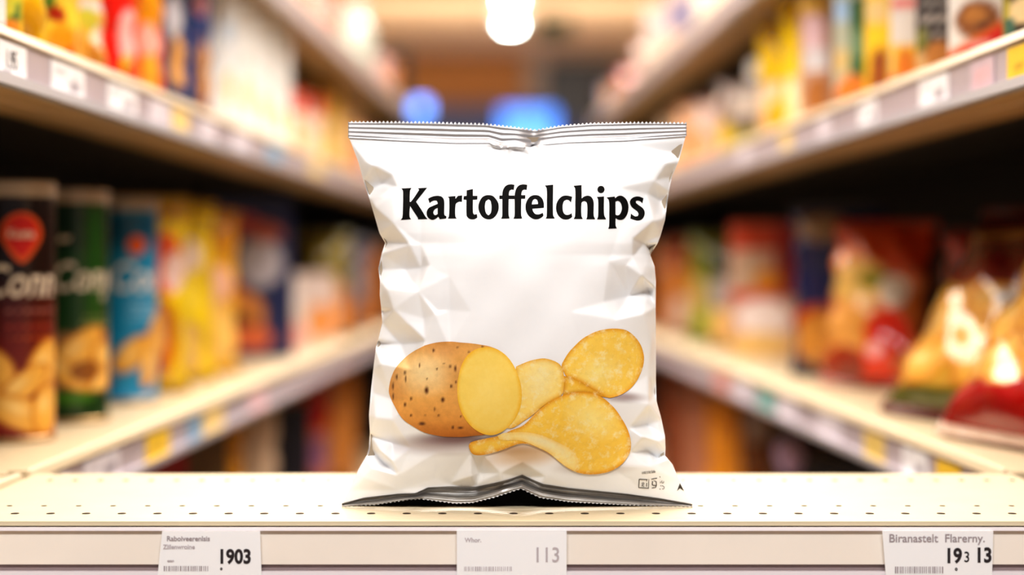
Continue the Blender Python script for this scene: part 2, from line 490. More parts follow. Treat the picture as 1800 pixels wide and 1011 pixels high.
# ------------------------------------------------------------------ writing
def text_mesh(name, s, size, m, parent, loc, bold=0.0, xs=1.0, shear=0.0, right=False, mirror=False):
    cu = bpy.data.curves.new(name, 'FONT'); cu.body = s; cu.size = size; cu.offset = bold; cu.shear = shear
    cu.align_x = 'RIGHT' if right else 'LEFT'
    cu.resolution_u = 4
    t = bpy.data.objects.new('tmp', cu); COL.objects.link(t)
    bpy.context.view_layer.update()
    me = bpy.data.meshes.new_from_object(t.evaluated_get(bpy.context.evaluated_depsgraph_get()))
    bpy.data.objects.remove(t); bpy.data.curves.remove(cu)
    me.name = name
    co = np.empty(len(me.vertices) * 3); me.vertices.foreach_get('co', co); co = co.reshape(-1, 3)
    p = np.stack([co[:, 0] * xs, co[:, 2], co[:, 1]], -1)   # upright, facing -y
    me.vertices.foreach_set('co', p.ravel()); me.materials.clear(); me.materials.append(m); me.update()
    o = bpy.data.objects.new(name, me); COL.objects.link(o); o.parent = parent; o.location = loc
    return o

def front_tag(pl, pr, ptop, lines, number, barcode, label, num_m, num_px, skew, small):
    d = 1.1455
    a = W(pl, ptop, d); b = W(pr, ptop, d)
    w = b.x - a.x; h = 0.0385
    e = empty('price_tag', (a.x, d, a.z), label=label, cat='price tag', group='price tags on the front rail')
    k = skew
    vs = [(0, 0, 0), (w, 0, 0), (w + k * .35, 0, -h), (-k, 0, -h)]
    vs += [(x, .0006, z) for x, y, z in vs]
    link('tag_card', vs, [(0, 3, 2, 1), (4, 5, 6, 7), (0, 1, 5, 4), (1, 2, 6, 5), (2, 3, 7, 6), (3, 0, 4, 7)], M['tag'], e)
    u = d / F
    for (t, x, y, sz, mm) in lines:
        text_mesh('lettering', t, sz * u * 1.35, mm, e, ((x - pl) * u, -.0003, -(y - ptop) * u), bold=0.00012, xs=1.0)
    for (t, xr, y, sz, bd) in number:
        text_mesh('price_number', t, sz * u * 1.38, num_m, e, ((xr - pl) * u, -.0003, -(y - ptop) * u), bold=bd, xs=.86, right=True)
    bx0, bx1, by0, by1, bm_ = barcode
    vs, fs = [], []; x = bx0; rr = random.Random(int(pl))
    while x < bx1:
        ww = rr.choice((1.2, 1.6, 2.4))
        q = len(vs)
        for (xx, yy) in ((x, by0), (x + ww, by0), (x + ww, by1), (x, by1)): vs.append(((xx - pl) * u, -.0003, -(yy - ptop) * u))
        fs.append((q, q + 3, q + 2, q + 1)); x += ww + rr.choice((1.2, 1.8, 2.4))
    link('barcode', vs, fs, bm_, e)
    return e
front_tag(285, 457, 934, [('Raboiveerenlsis', 293, 951, 9, M['ink_soft']), ('Ziilenwroine', 287, 965, 8, M['ink_pale']), ('esan', 294, 988, 5, M['ink_pale'])],
          [('1903', 442, 990, 25, .00045), ('o', 391, 1002, 6, .0002)], (288, 368, 995, 1004, M['ink_soft']),
          'white price tag reading 1903 on the front rail', M['ink'], 25, .004, 0)
front_tag(803, 996, 932, [('Whor.', 817, 953, 8, M['ink_pale'])], [('113', 985, 988, 27, .0001)], (816, 898, 996, 1004, M['ink_pale']),
          'pale washed-out price tag reading 113 below the bag', M['ink_pale'], 27, 0.0, 0)
front_tag(1551, 1746, 933, [('Biranastelt  Flarerny.', 1562, 953, 15, M['ink_soft'])], [('19', 1691, 989, 26, .00045), ('3', 1705, 988, 19, .0001), ('13', 1744, 988, 26, .00045), ('o', 1683, 1003, 7, .0002)],
          (1573, 1660, 996, 1008, M['ink_soft']), 'white price tag reading 19 3 13 near the right end of the front rail', M['ink'], 26, -.003, 0)

# ================================================================== THE BAG
DB = 1.211
GX0, GY0, GX1, GY1 = 585, 200, 1232, 905
Lp = [(612, 205), (612.7, 241), (617, 250), (630, 285), (639, 318), (648.5, 347), (659.5, 384), (667, 410), (677, 427), (671, 446), (665, 472), (668, 494), (667.5, 519), (670, 541), (672, 567), (665, 597), (661, 610), (656, 650), (652, 686), (648.5, 730), (650, 760), (648.5, 789), (645, 803), (630, 829), (615.6, 862), (603, 884), (601, 905)]
Rp = [(1207, 205), (1206.6, 238), (1203.7, 248), (1192.7, 285), (1181, 311), (1176, 336), (1172.6, 358), (1169, 387), (1161.6, 413), (1156, 428), (1143, 448), (1150.6, 468), (1153, 494), (1152.5, 540), (1153, 600), (1153, 668), (1154, 705), (1163, 738), (1169, 767), (1170, 790), (1169, 803), (1182, 818), (1192.7, 844), (1207, 873), (1216, 886), (1217, 905)]
def XL(y): return np.interp(y, [p[1] for p in Lp], [p[0] for p in Lp])
def XR(y): return np.interp(y, [p[1] for p in Rp], [p[0] for p in Rp])

CP = [  # crease points: pixel column, row, offset toward the viewer in mm
 (613,241,0),(641,281,2),(630,285,0),(655,290,4),(690,308,1),(650,335,-4),(672,322,-4),(639,318,-1),(660,365,3),(690,340,2.5),(700,330,1),
 (692,393,4.5),(677,427,-3),(659,384,0),(720,430,3),(755,467,.5),(668,474,-4),(712,473,-6),(740,471,-3),(680,508,3.5),(735,512,2.5),(667,519,1),(672,548,-3),(692,544,4.5),(718,570,3),
 (748,599,.5),(665,604,-4),(705,604,-6),(733,602,-3),(670,640,2.5),(720,650,1.5),(655,690,-2),(690,702,-2.5),(720,705,0),(660,735,2.5),(690,738,1),(650,765,-2.5),(690,779,-3.5),(722,787,-1),
 (672,796,3),(650,789,-4),(660,800,-5),(676,817,-5),(690,812,1.5),(640,840,2),(700,835,1),(655,822,2),
 (1206,240,0),(1190,270,-2),(1171,287,3),(1181,311,-2),(1137,341,-.5),(1160,353,-4),(1172,358,-3),(1150,318,2.5),(1150,388,3),(1165,385,1),(1131,428,-4),(1145,440,-7),(1112,420,1.5),(1100,466,.5),(1112,452,2),
 (1128,484,4),(1150,505,2),(1061,531,-.5),(1105,521,-6),(1140,511,-5),(1130,552,3),(1080,562,1.5),(1150,560,0),(1145,600,2),(1140,660,1),(1150,690,-3),
 (1141,711,4),(1164,737,-1),(1107,752,-.5),(1135,747,-6),(1130,768,3.5),(1156,776,2),(1108,796,-.5),(1135,791,-5),(1157,806,-5),(1150,815,1),(1140,820,2),(1168,775,1),(1172,806,1.5),
 (850,800,0),(842,832,-3.5),(836,852,-3),(828,838,1.5),(880,832,1.5),(760,800,0),(768,840,-1.5),(790,851,-2),(700,862,0),(918,838,-3),(918,812,0),(960,838,1),(1000,850,0),(1060,856,0),(1130,862,0),
 (880,262,-1.5),(893,254,2),(905,262,-1.5),(918,253,2.5),(935,256,-4),(950,262,1),(935,275,-1),(890,275,.5),(905,288,0),(845,256,.5),(870,275,0),(1010,258,.5),(1100,254,.5),(730,256,.5),
]
for yy in range(300, 800, 62):
    for xx in range(770, 1060, 58): CP.append((xx + (yy // 62 % 2) * 20, yy, 0))
CP += [(780,640,.5),(700,280,0),(800,275,0),(1080,275,0),(1000,280,0),(740,350,0),(740,430,0),(1090,330,0),(1090,400,0),(1070,460,0),(790,545,-1.5),(765,552,1.5),(745,560,0),(1065,640,0),(1070,700,0),(1075,820,0)]
for (x, y) in Lp + Rp: CP.append((x, y, 0))
for (x, y) in ((GX0, GY0), (GX1, GY0), (GX0, GY1), (GX1, GY1), (GX0, 500), (GX1, 500), (900, GY0), (900, GY1)): CP.append((x, y, 0))

def build_depth():
    nx, ny = GX1 - GX0 + 1, GY1 - GY0 + 1
    X, Y = np.meshgrid(np.arange(GX0, GX1 + 1, dtype=float), np.arange(GY0, GY1 + 1, dtype=float))
    seen, pts, off = set(), [], []
    for (x, y, o) in CP:
        k = (round(x), round(y))
        if k in seen: continue
        seen.add(k); pts.append(Vector((x, y))); off.append(o)
    vs, es, tris, ov, oe, of = delaunay_2d_cdt(pts, [], [], 0, 1e-6)
    vo = [off[o[0]] for o in ov]
    O = np.zeros_like(X)
    for t in tris:
        p = [vs[i] for i in t]; z = [vo[i] for i in t]
        x0 = max(int(min(q.x for q in p)) - GX0, 0); x1 = min(int(max(q.x for q in p)) + 2 - GX0, nx)
        y0 = max(int(min(q.y for q in p)) - GY0, 0); y1 = min(int(max(q.y for q in p)) + 2 - GY0, ny)
        gx, gy = X[y0:y1, x0:x1], Y[y0:y1, x0:x1]
        den = (p[1].y - p[2].y) * (p[0].x - p[2].x) + (p[2].x - p[1].x) * (p[0].y - p[2].y)
        if abs(den) < 1e-9: continue
        a = ((p[1].y - p[2].y) * (gx - p[2].x) + (p[2].x - p[1].x) * (gy - p[2].y)) / den
        b = ((p[2].y - p[0].y) * (gx - p[2].x) + (p[0].x - p[2].x) * (gy - p[2].y)) / den
        c = 1 - a - b
        ins = (a >= -1e-6) & (b >= -1e-6) & (c >= -1e-6)
        sub = O[y0:y1, x0:x1]; sub[ins] = (a * z[0] + b * z[1] + c * z[2])[ins]
    xl, xr = XL(Y), XR(Y)
    s = np.clip((X - xl) / (xr - xl), 0, 1)
    v = np.clip((Y - 244) / (878 - 244), 0, 1)
    Hk = np.array([0, .008, .0150, .0215, .027, .031, .0335, .035, .036, .0365, .037, .037, .0365, .0355, .034, .0315, .028, .0225, .0155, .008, 0.0])
    fv = np.linspace(0, 1, 635); fh = np.interp(fv, np.linspace(0, 1, len(Hk)), Hk)
    kk = np.exp(-np.arange(-60, 61) ** 2 / (2 * 20.0 ** 2)); kk /= kk.sum()
    fp = np.concatenate([2 * fh[0] - fh[60:0:-1], fh, 2 * fh[-1] - fh[-2:-62:-1]])
    H = np.interp(v, fv, np.convolve(fp, kk, 'valid'))
    g = np.clip(1 - np.abs(2 * s - 1) ** 3.0, 0, 1) ** .8
    Hm = H * g
    # gentle undulation of the film
    U = .0005 * np.sin(X / 37 + 1.2 * np.sin(Y / 51)) * np.sin(Y / 43 + .8 * np.sin(X / 60)) + .0003 * np.sin(X / 19 + Y / 23)
    D = Hm + O * .0020 + U * g
    def blur(A, sg):
        r = int(3 * sg); k = np.exp(-np.arange(-r, r + 1) ** 2 / (2 * sg * sg)); k /= k.sum()
        P = np.pad(A, ((r, r), (0, 0)), 'edge'); A = sum(k[i] * P[i:i + A.shape[0]] for i in range(2 * r + 1))
        P = np.pad(A, ((0, 0), (r, r)), 'edge'); return sum(k[i] * P[:, i:i + A.shape[1]] for i in range(2 * r + 1))
    return blur(D, 1.5)
HMAP = build_depth()
def hgt(px, py):
    x = np.clip(np.asarray(px, float) - GX0, 0, HMAP.shape[1] - 1.001); y = np.clip(np.asarray(py, float) - GY0, 0, HMAP.shape[0] - 1.001)
    i, j = x.astype(int), y.astype(int); a, b = x - i, y - j
    return (HMAP[j, i] * (1 - a) * (1 - b) + HMAP[j, i + 1] * a * (1 - b) + HMAP[j + 1, i] * (1 - a) * b + HMAP[j + 1, i + 1] * a * b)
def bagP(px, py, lift=0.0):
    px = np.asarray(px, float); py = np.asarray(py, float)
    d = DB - hgt(px, py) - lift
    return np.stack([(px - VX) / F * d, d, CZ + (VY - py) / F * d], -1)

bag = empty('crisp_bag', (0.008, DB, CZ + SHELF_Z), label='white crisp bag with silver seals reading Kartoffelchips, standing on the perforated front shelf', cat='crisp bag')
TOPB = [(612, 241), (700, 246), (800, 250), (860, 250), (882, 259), (905, 256), (932, 259), (950, 253), (1000, 249), (1100, 246), (1207, 238)]
BOTB = [(601, 886), (640, 876), (700, 869), (730, 868), (752, 858), (790, 856), (835, 857), (870, 850), (900, 842), (918, 836), (936, 844), (955, 852), (1000, 859), (1100, 869), (1160, 877), (1217, 887)]
def tb(x): return np.interp(x, [p[0] for p in TOPB], [p[1] for p in TOPB])
def bb(x): return np.interp(x, [p[0] for p in BOTB], [p[1] for p in BOTB])
NU, NV = 250, 270
S, V = np.meshgrid(np.linspace(0, 1, NU), np.linspace(0, 1, NV))
yn = 241 + V * (886 - 241)
PX = XL(yn) + S * (XR(yn) - XL(yn))
PY = yn + (tb(PX) - 241) * np.clip(1 - V / .12, 0, 1) + (bb(PX) - 886) * np.clip((V - .82) / .18, 0, 1)
gridf = [(j * NU + i, (j + 1) * NU + i, (j + 1) * NU + i + 1, j * NU + i + 1) for j in range(NV - 1) for i in range(NU - 1)]
white = lin((249, 249, 250)); C = np.zeros((NV, NU, 3)); C[:] = white
def soft(cx, cy, rx, ry, c, st, rot=0):   # printed drop shadows belonging to the picture
    x, y = PX - cx, PY - cy; x, y = x * math.cos(rot) + y * math.sin(rot), -x * math.sin(rot) + y * math.cos(rot)
    a = np.clip(1.15 - np.sqrt((x / rx) ** 2 + (y / ry) ** 2), 0, 1)
    a = (a * a * (3 - 2 * a) * st)[..., None]
    global C
    C = C * (1 - a) + lin(c) * a
soft(800, 771, 95, 17, (92, 52, 50), .95, -.03); soft(770, 782, 110, 22, (150, 120, 120), .6)
soft(925, 800, 100, 26, (214, 170, 110), .75, -.1); soft(1040, 822, 80, 16, (150, 110, 90), .5)
soft(1095, 698, 50, 12, (140, 110, 105), .8, .05); soft(900, 790, 60, 14, (190, 140, 80), .6)
front = link('front_panel', bagP(PX, PY).reshape(-1, 3), gridf, M['bag'], cols=C.reshape(-1, 3), smooth=True)
setparent_keep(front, bag)
# back panel
NB, NVB = 60, 70
S2, V2 = np.meshgrid(np.linspace(0, 1, NB), np.linspace(0, 1, NVB))
y2 = 241 + V2 * (884 - 241); x2 = XL(y2) + (.004 + S2 * .992) * (XR(y2) - XL(y2))
y2 = y2 + (bb(x2) - 886) * .6 * np.clip((V2 - .82) / .18, 0, 1)
h2 = np.interp(V2, [0, .1, .3, .6, .9, 1], [0.001, .012, .026, .03, .02, .003]) * np.clip(1 - np.abs(2 * S2 - 1) ** 3, 0, 1) ** .8
d2 = DB + h2 - hgt(XL(y2), y2) * 0 + .0006
sc_ = DB / d2
P2 = np.stack([(x2 - VX) / F * DB, d2, CZ + (VY - y2) / F * DB], -1).reshape(-1, 3)
f2 = [(j * NB + i, j * NB + i + 1, (j + 1) * NB + i + 1, (j + 1) * NB + i) for j in range(NVB - 1) for i in range(NB - 1)]
setparent_keep(link('back_panel', P2, f2, M['bag_back'], smooth=True), bag)
# top seal: ribbed silver band with a serrated edge and a pinch in the middle
TE = [(612, 214), (700, 214), (760, 215), (850, 217.5), (900, 223), (942, 228.5), (985, 221), (1040, 216.5), (1120, 215), (1207, 216)]
NT, NR = 341, 25
vs, fs = [], []
for j in range(NR):
    q = j / (NR - 1)
    for i in range(NT):
        x = 612 + (1207 - 612) * i / (NT - 1)
        yt = np.interp(x, [p[0] for p in TE], [p[1] for p in TE]); yb = tb(x) + 1.5
        if j == 0: yt += (1.6 if i % 4 in (1, 2) else -1.2)
        y = yt + (yb - yt) * q
        pinch = math.exp(-((x - 938) / 14) ** 2)
        rib = .0004 * math.sin(q * 4.0 * 2 * math.pi) * (1 if .06 < q < .94 else 0)
        d = DB - .0012 * q - rib + .0035 * pinch - .001 * math.exp(-((x - 905) / 22) ** 2) * q + .0015 * math.sin(x / 70) * (1 - q) - float(hgt(x, yb)) * max(0, (q - .8) / .2)
        vs.append(W(x, y, d))
for j in range(NR - 1):
    for i in range(NT - 1):
        a = j * NT + i; fs.append((a, a + NT, a + NT + 1, a + 1))
ts = link('top_seal', vs, fs, M['silver'], smooth=True); setparent_keep(ts, bag)
so = ts.modifiers.new('film', 'SOLIDIFY'); so.thickness = .0006; so.offset = -1
# bottom seal: darker silver band curling under, arched in the middle
BE = [(601, 891.5), (660, 888), (720, 879), (740, 878), (800, 886), (830, 885), (870, 875), (900, 865), (916, 860), (932, 868), (950, 876), (1000, 883), (1050, 886), (1100, 888.5), (1170, 890.5), (1217, 891.5)]
vs, fs = [], []
NR = 19
for j in range(NR):
    q = j / (NR - 1)
    for i in range(NT):
        x = 601 + (1217 - 601) * i / (NT - 1)
        yb = np.interp(x, [p[0] for p in BE], [p[1] for p in BE]); yt = bb(x) - 1.0
        if j == NR - 1: yb += (-1.3 if i % 4 in (1, 2) else .3)
        y = yt + (yb - yt) * q
        d = DB - float(hgt(x, yt)) * (1 - q) ** 1.5 - .0006 + .006 * math.sin(math.pi * min(1, q * 1.5)) * min(1, (yb - yt) / 18) - .0006 * math.sin(q * 4 * 2 * math.pi) - .006 * q * min(1, (yb - yt) / 18)
        vs.append(W(x, y, min(d, DB + .004)))
for j in range(NR - 1):
    for i in range(NT - 1):
        a = j * NT + i; fs.append((a, a + NT, a + NT + 1, a + 1))
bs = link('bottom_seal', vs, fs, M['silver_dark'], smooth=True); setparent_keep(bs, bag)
# near-black sheet added as the shadow in the gap under the seal
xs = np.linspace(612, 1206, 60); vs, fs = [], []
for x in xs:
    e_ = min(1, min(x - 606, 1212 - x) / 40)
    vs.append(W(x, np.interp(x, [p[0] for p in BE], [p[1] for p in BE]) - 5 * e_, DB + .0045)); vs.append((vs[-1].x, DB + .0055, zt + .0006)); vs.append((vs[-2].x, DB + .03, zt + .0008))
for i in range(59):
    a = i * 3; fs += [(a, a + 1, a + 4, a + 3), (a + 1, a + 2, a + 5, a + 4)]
setparent_keep(link('gap_shade_sheet', vs, fs, M['gap_shade']), bag)

# ---- prints lying on the film
def inside_poly(px, py, rings):
    c = np.zeros(px.shape, bool)
    for r in rings:
        n = len(r)
        for i in range(n):
            x0, y0 = r[i]; x1, y1 = r[(i + 1) % n]
            if y0 == y1: continue
            k = ((y0 > py) != (y1 > py)) & (px < (x1 - x0) * (py - y0) / (y1 - y0) + x0)
            c ^= k
    return c

def refine(r, step, smooth=True, corner=50):
    r = [np.array(p, float) for p in r]; n = len(r); out = []
    ang = []
    for i in range(n):
        a = r[i] - r[i - 1]; b = r[(i + 1) % n] - r[i]
        c = np.dot(a, b) / (np.linalg.norm(a) * np.linalg.norm(b) + 1e-9); ang.append(math.degrees(math.acos(max(-1, min(1, c)))))
    def tan(i, nxt):
        if not smooth or ang[i] > corner: return None
        t = r[(i + 1) % n] - r[i - 1]; return t / (np.linalg.norm(t) + 1e-9)
    for i in range(n):
        p, q = r[i], r[(i + 1) % n]; L = np.linalg.norm(q - p); k = max(1, int(math.ceil(L / step)))
        t0, t1 = tan(i, 1), tan((i + 1) % n, 0)
        m0 = (q - p) if t0 is None else t0 * L; m1 = (q - p) if t1 is None else t1 * L
        for j in range(k):
            t = j / k
            h = (2*t**3-3*t**2+1)*p + (t**3-2*t**2+t)*m0 + (-2*t**3+3*t**2)*q + (t**3-t**2)*m1
            out.append((float(h[0]), float(h[1])))
    return out

def drape(name, rings, lift, m, parent, step=4.0, bstep=2.5, colf=None, smooth=True, corner=50):
    rings = [refine(r, bstep, smooth, corner) for r in rings]
    pts, edges = [], []
    for r in rings:
        k = len(pts); pts += r; edges += [(k + i, k + (i + 1) % len(r)) for i in range(len(r))]
    B = np.array(pts); x0, y0 = B.min(0); x1, y1 = B.max(0)
    gx, gy = np.meshgrid(np.arange(x0 + step / 2, x1, step), np.arange(y0 + step / 2, y1, step))
    gx = gx.ravel(); gy = gy.ravel(); ins = inside_poly(gx, gy, rings); gx, gy = gx[ins], gy[ins]
    if len(gx):
        keep = np.ones(len(gx), bool)
        for k in range(0, len(gx), 500):
            dd = ((gx[k:k+500, None] - B[None, :, 0]) ** 2 + (gy[k:k+500, None] - B[None, :, 1]) ** 2).min(1)
            keep[k:k+500] = dd > (step * .35) ** 2
        pts = pts + list(zip(gx[keep], gy[keep]))
    vs, es, tris, *_ = delaunay_2d_cdt([Vector(p) for p in pts], edges, [], 0, 1e-5)
    A = np.array([(v.x, v.y) for v in vs]); T = np.array([t for t in tris if len(t) == 3])
    cen = A[T].mean(1); ok = inside_poly(cen[:, 0], cen[:, 1], rings)
    T = T[ok]
    a = A[T]; area = (a[:, 1, 0] - a[:, 0, 0]) * (a[:, 2, 1] - a[:, 0, 1]) - (a[:, 2, 0] - a[:, 0, 0]) * (a[:, 1, 1] - a[:, 0, 1])
    T[area > 0] = T[area > 0][:, ::-1]
    o = link(name, bagP(A[:, 0], A[:, 1], lift), [tuple(int(i) for i in t) for t in T], m, cols=(colf(A[:, 0], A[:, 1]) if colf else None), smooth=True)
    setparent_keep(o, bag)
    mw = o.matrix_parent_inverse.copy()
    o.parent = parent; o.matrix_parent_inverse = mw if parent is bag else Matrix.Identity(4)
    return o
front_sub = front   # prints are sub-parts of the front panel

def tr(pts, ox, oy, sc): return [(ox + x / sc, oy + y / sc) for x, y in pts]
gA, gB, gC = (700, 310, 11.23), (840, 310, 11.23), (980, 315, 11.23)
circ = [(858 + 71 * math.cos(a), 202 + 71 * math.sin(a)) for a in np.linspace(0, 2 * math.pi, 20, endpoint=False)]
GL = [
 (gA, [[(60,240),(262,230),(235,275),(230,350),(228,505),(250,500),(330,395),(412,270),(392,235),(572,224),(500,310),(352,500),(470,680),(540,800),(578,842),(392,848),(388,820),(330,730),(235,585),(222,700),(225,800),(252,846),(48,860),(80,820),(90,700),(95,400),(90,280)]]),
 (gA, [[(590,440),(660,405),(740,385),(820,388),(870,410),(898,450),(910,520),(908,740),(920,775),(950,785),(948,830),(820,845),(790,795),(740,835),(680,858),(630,845),(580,800),(560,730),(572,670),(610,620),(680,585),(740,560),(778,545),(775,510),(755,478),(710,475),(660,495),(618,525)],[(778,622),(735,640),(700,680),(692,720),(710,760),(740,768),(778,745)]]),
 (gA, [[(975,402),(1130,388),(1130,445),(1180,385),(1262,375),(1258,505),(1210,500),(1160,520),(1132,560),(1128,790),(1155,832),(980,832),(1000,790),(1008,600),(1005,430)]]),
 (gA, [[(1350,275),(1475,250),(1475,385),(1565,385),(1560,458),(1475,460),(1478,720),(1500,755),(1555,745),(1562,815),(1500,845),(1430,845),(1375,815),(1348,765),(1345,460),(1285,458),(1295,390),(1350,385)]]),
 (gB, [[(210,370),(290,385),(350,440),(400,520),(412,600),(400,690),(350,780),(280,835),(200,848),(110,815),(50,745),(15,660),(12,570),(40,480),(90,410),(150,378)],[(208,450),(245,475),(265,550),(268,640),(250,730),(208,770),(165,730),(142,650),(140,570),(155,490)]]),
 (gB, [[(425,378),(482,378),(488,300),(515,230),(565,178),(640,158),(722,166),(708,268),(665,258),(628,278),(613,330),(612,378),(724,378),(724,445),(608,445),(608,760),(628,832),(455,836),(478,790),(482,600),(482,445),(422,445)]]),
 (gB, [[(726,378),(738,300),(765,230),(815,178),(890,158),(975,166),(962,268),(915,258),(878,278),(860,330),(858,372),(938,372),(935,440),(856,440),(855,760),(875,832),(700,836),(722,790),(726,600)]]),
 (gB, [[(1140,370),(1210,385),(1270,440),(1300,520),(1305,620),(1075,638),(1090,690),(1130,740),(1190,752),(1240,740),(1282,720),(1296,775),(1250,815),(1190,842),(1120,845),(1050,815),(990,760),(950,680),(940,590),(960,500),(1010,420),(1070,380)],[(1065,555),(1185,548),(1185,510),(1165,460),(1130,442),(1095,460),(1072,505)]]),
 (gB, [[(1325,180),(1487,165),(1485,760),(1520,832),(1338,832),(1358,790),(1362,500),(1358,240)]]),
 (gC, [[(290,348),(265,462),(225,415),(180,402),(130,430),(105,500),(102,580),(115,650),(150,695),(200,705),(250,690),(278,668),(292,745),(230,785),(160,795),(90,780),(20,720),(-20,640),(-30,560),(-15,470),(30,390),(90,340),(160,322),(230,330)]]),
 (gC, [[(315,130),(475,115),(478,380),(530,340),(600,325),(660,345),(700,400),(715,470),(715,720),(745,790),(568,790),(585,740),(588,520),(575,455),(540,432),(500,440),(475,470),(472,720),(500,785),(318,785),(345,730),(350,500),(348,185)]]),
 (gC, [[(775,350),(918,340),(920,700),(960,792),(780,792),(800,740),(805,600),(800,400)], circ]),
 (gC, [[(970,360),(1130,342),(1140,375),(1190,335),(1250,325),(1310,350),(1365,410),(1398,500),(1400,590),(1380,680),(1330,765),(1270,800),(1200,798),(1148,768),(1145,880),(1150,930),(1172,970),(1000,978),(1018,930),(1022,700),(1015,420)],[(1145,440),(1190,425),(1235,450),(1265,520),(1270,590),(1250,660),(1220,705),(1180,715),(1145,700)]]),
 (gC, [[(1698,375),(1675,482),(1640,440),(1580,420),(1545,435),(1550,470),(1600,510),(1660,550),(1710,610),(1722,680),(1700,750),(1650,800),(1580,815),(1510,800),(1438,775),(1450,678),(1490,710),(1540,735),(1585,725),(1600,690),(1580,640),(1530,600),(1470,550),(1435,490),(1430,440),(1460,385),(1520,350),(1600,342)]]),
]
glyph_names = ['K', 'a', 'r', 't', 'o', 'f', 'f2', 'e', 'l', 'c', 'h', 'i', 'p', 's']
GLY = dict(zip(glyph_names, GL))
all_rings = []
lettering = []
for (o_, rings) in GL:
    lettering.append(drape('lettering', [tr(r, *o_) for r in rings], .00035, M['black'], front_sub, step=4, bstep=1.6, corner=42))
def join(objs, name):
    vs, fs, cs = [], [], []
    for o in objs:
        k = len(vs); vs += [v.co.copy() for v in o.data.vertices]; fs += [tuple(i + k for i in p.vertices) for p in o.data.polygons]
    m = objs[0].data.materials[0]; par = objs[0].parent; inv = objs[0].matrix_parent_inverse.copy()
    for o in objs: bpy.data.objects.remove(o)
    n = link(name, vs, fs, m, smooth=True); n.parent = par; n.matrix_parent_inverse = inv
    return n
join(lettering, 'brand_lettering')

# potato
z3 = (590, 540, 2.733); z4 = (900, 540, 2.733)
pot = tr([(256,410),(259,370),(270,330),(285,298),(310,266),(345,233),(375,212),(405,196),(430,184),(470,173),(510,167),(560,166),(600,170),(650,174),(700,181),(750,192),(800,220),(860,330),(850,480),(780,590),(720,613),(670,618),(620,623),(570,624),(520,622),(465,613),(420,600),(370,572),(330,545),(305,515),(288,485),(268,445)], *z3)
face_c, face_a, face_b, face_r = (859.5, 687.5), 56.5, 77.5, -.10
facep = []
for a in np.linspace(0, 2 * math.pi, 60, endpoint=False):
    q = 1 + .012 * math.sin(3 * a + 1) + .008 * math.sin(5 * a)
    x, y = face_a * math.cos(a) * q, face_b * math.sin(a) * q
    facep.append((face_c[0] + x * math.cos(face_r) - y * math.sin(face_r), face_c[1] + x * math.sin(face_r) + y * math.cos(face_r)))
rs = np.random.RandomState(3)
SPOTS = [(437,400,9,16),(515,445,8,11),(403,280,4,10),(470,208,5,8),(555,380,5,8),(336,345,4,14),(333,315,4,10),(293,335,4,12),(333,468,5,10),(363,440,4,9),(477,490,3,9),(495,520,4,5),(415,560,14,8),(486,297,4,5),(578,360,4,6),(600,525,3,5),(575,295,5,14),(550,285,4,8),(600,580,12,5),(563,578,5,8),(440,345,3,4),(520,270,3,4),(585,195,5,3),(640,215,4,4),(275,380,4,16),(276,430,4,14),(362,520,5,6),(430,520,3,4),(705,190,6,4)]
def potcol(x, y):
    C = np.zeros((len(x), 3)); C[:] = lin((240, 180, 98))
    def mixc(a, c):
        nonlocal C; a = np.clip(a, 0, 1)[:, None]; C = C * (1 - a) + lin(c) * a
    mixc((y - 690) / 90, (216, 132, 36)); mixc((y - 740) / 40, (156, 80, 14))
    mixc(1.1 - np.sqrt(((x - 745) / 62) ** 2 + ((y - 655) / 42) ** 2), (255, 224, 164))
    mixc((1 - np.sqrt(((x - 780) / 40) ** 2 + ((y - 618) / 16) ** 2)) * .8, (238, 178, 110))
    mixc((1 - np.sqrt(((x - 800) / 30) ** 2 + ((y - 660) / 60) ** 2)) * .5, (206, 138, 58))
    mixc((712 - x) / 40 * .8, (204, 128, 54)); mixc((1 - np.sqrt(((x - 705) / 18) ** 2 + ((y - 690) / 30) ** 2)) * .4, (230, 165, 90))
    mixc((628 - (y + (x - 760) ** 2 * .0015)) / 20 * .5, (196, 128, 60))
    for (sx, sy, rx, ry) in SPOTS:
        cx, cy = 590 + sx / 2.733, 540 + sy / 2.733
        mixc((1.25 - np.sqrt(((x - cx) / (rx / 2.2)) ** 2 + ((y - cy) / (ry / 2.2)) ** 2)) * 1.4 * .85, (94, 46, 14))
    return C
drape('potato_picture', [pot], .00045, M['potato'], front_sub, step=2.2, bstep=3, colf=potcol)
def facecol(x, y):
    dx, dy = x - face_c[0], y - face_c[1]
    u = dx * math.cos(face_r) + dy * math.sin(face_r); v = -dx * math.sin(face_r) + dy * math.cos(face_r)
    q = np.sqrt((u / face_a) ** 2 + (v / face_b) ** 2)
    C = np.zeros((len(x), 3)); C[:] = lin((255, 220, 108))
    a = np.clip((q - .88) / .12, 0, 1)[:, None]; C = C * (1 - a) + lin((250, 194, 46)) * a
    a = np.clip(1 - q / .7, 0, 1)[:, None] * .6; C = C * (1 - a) + lin((255, 228, 134)) * a
    return C
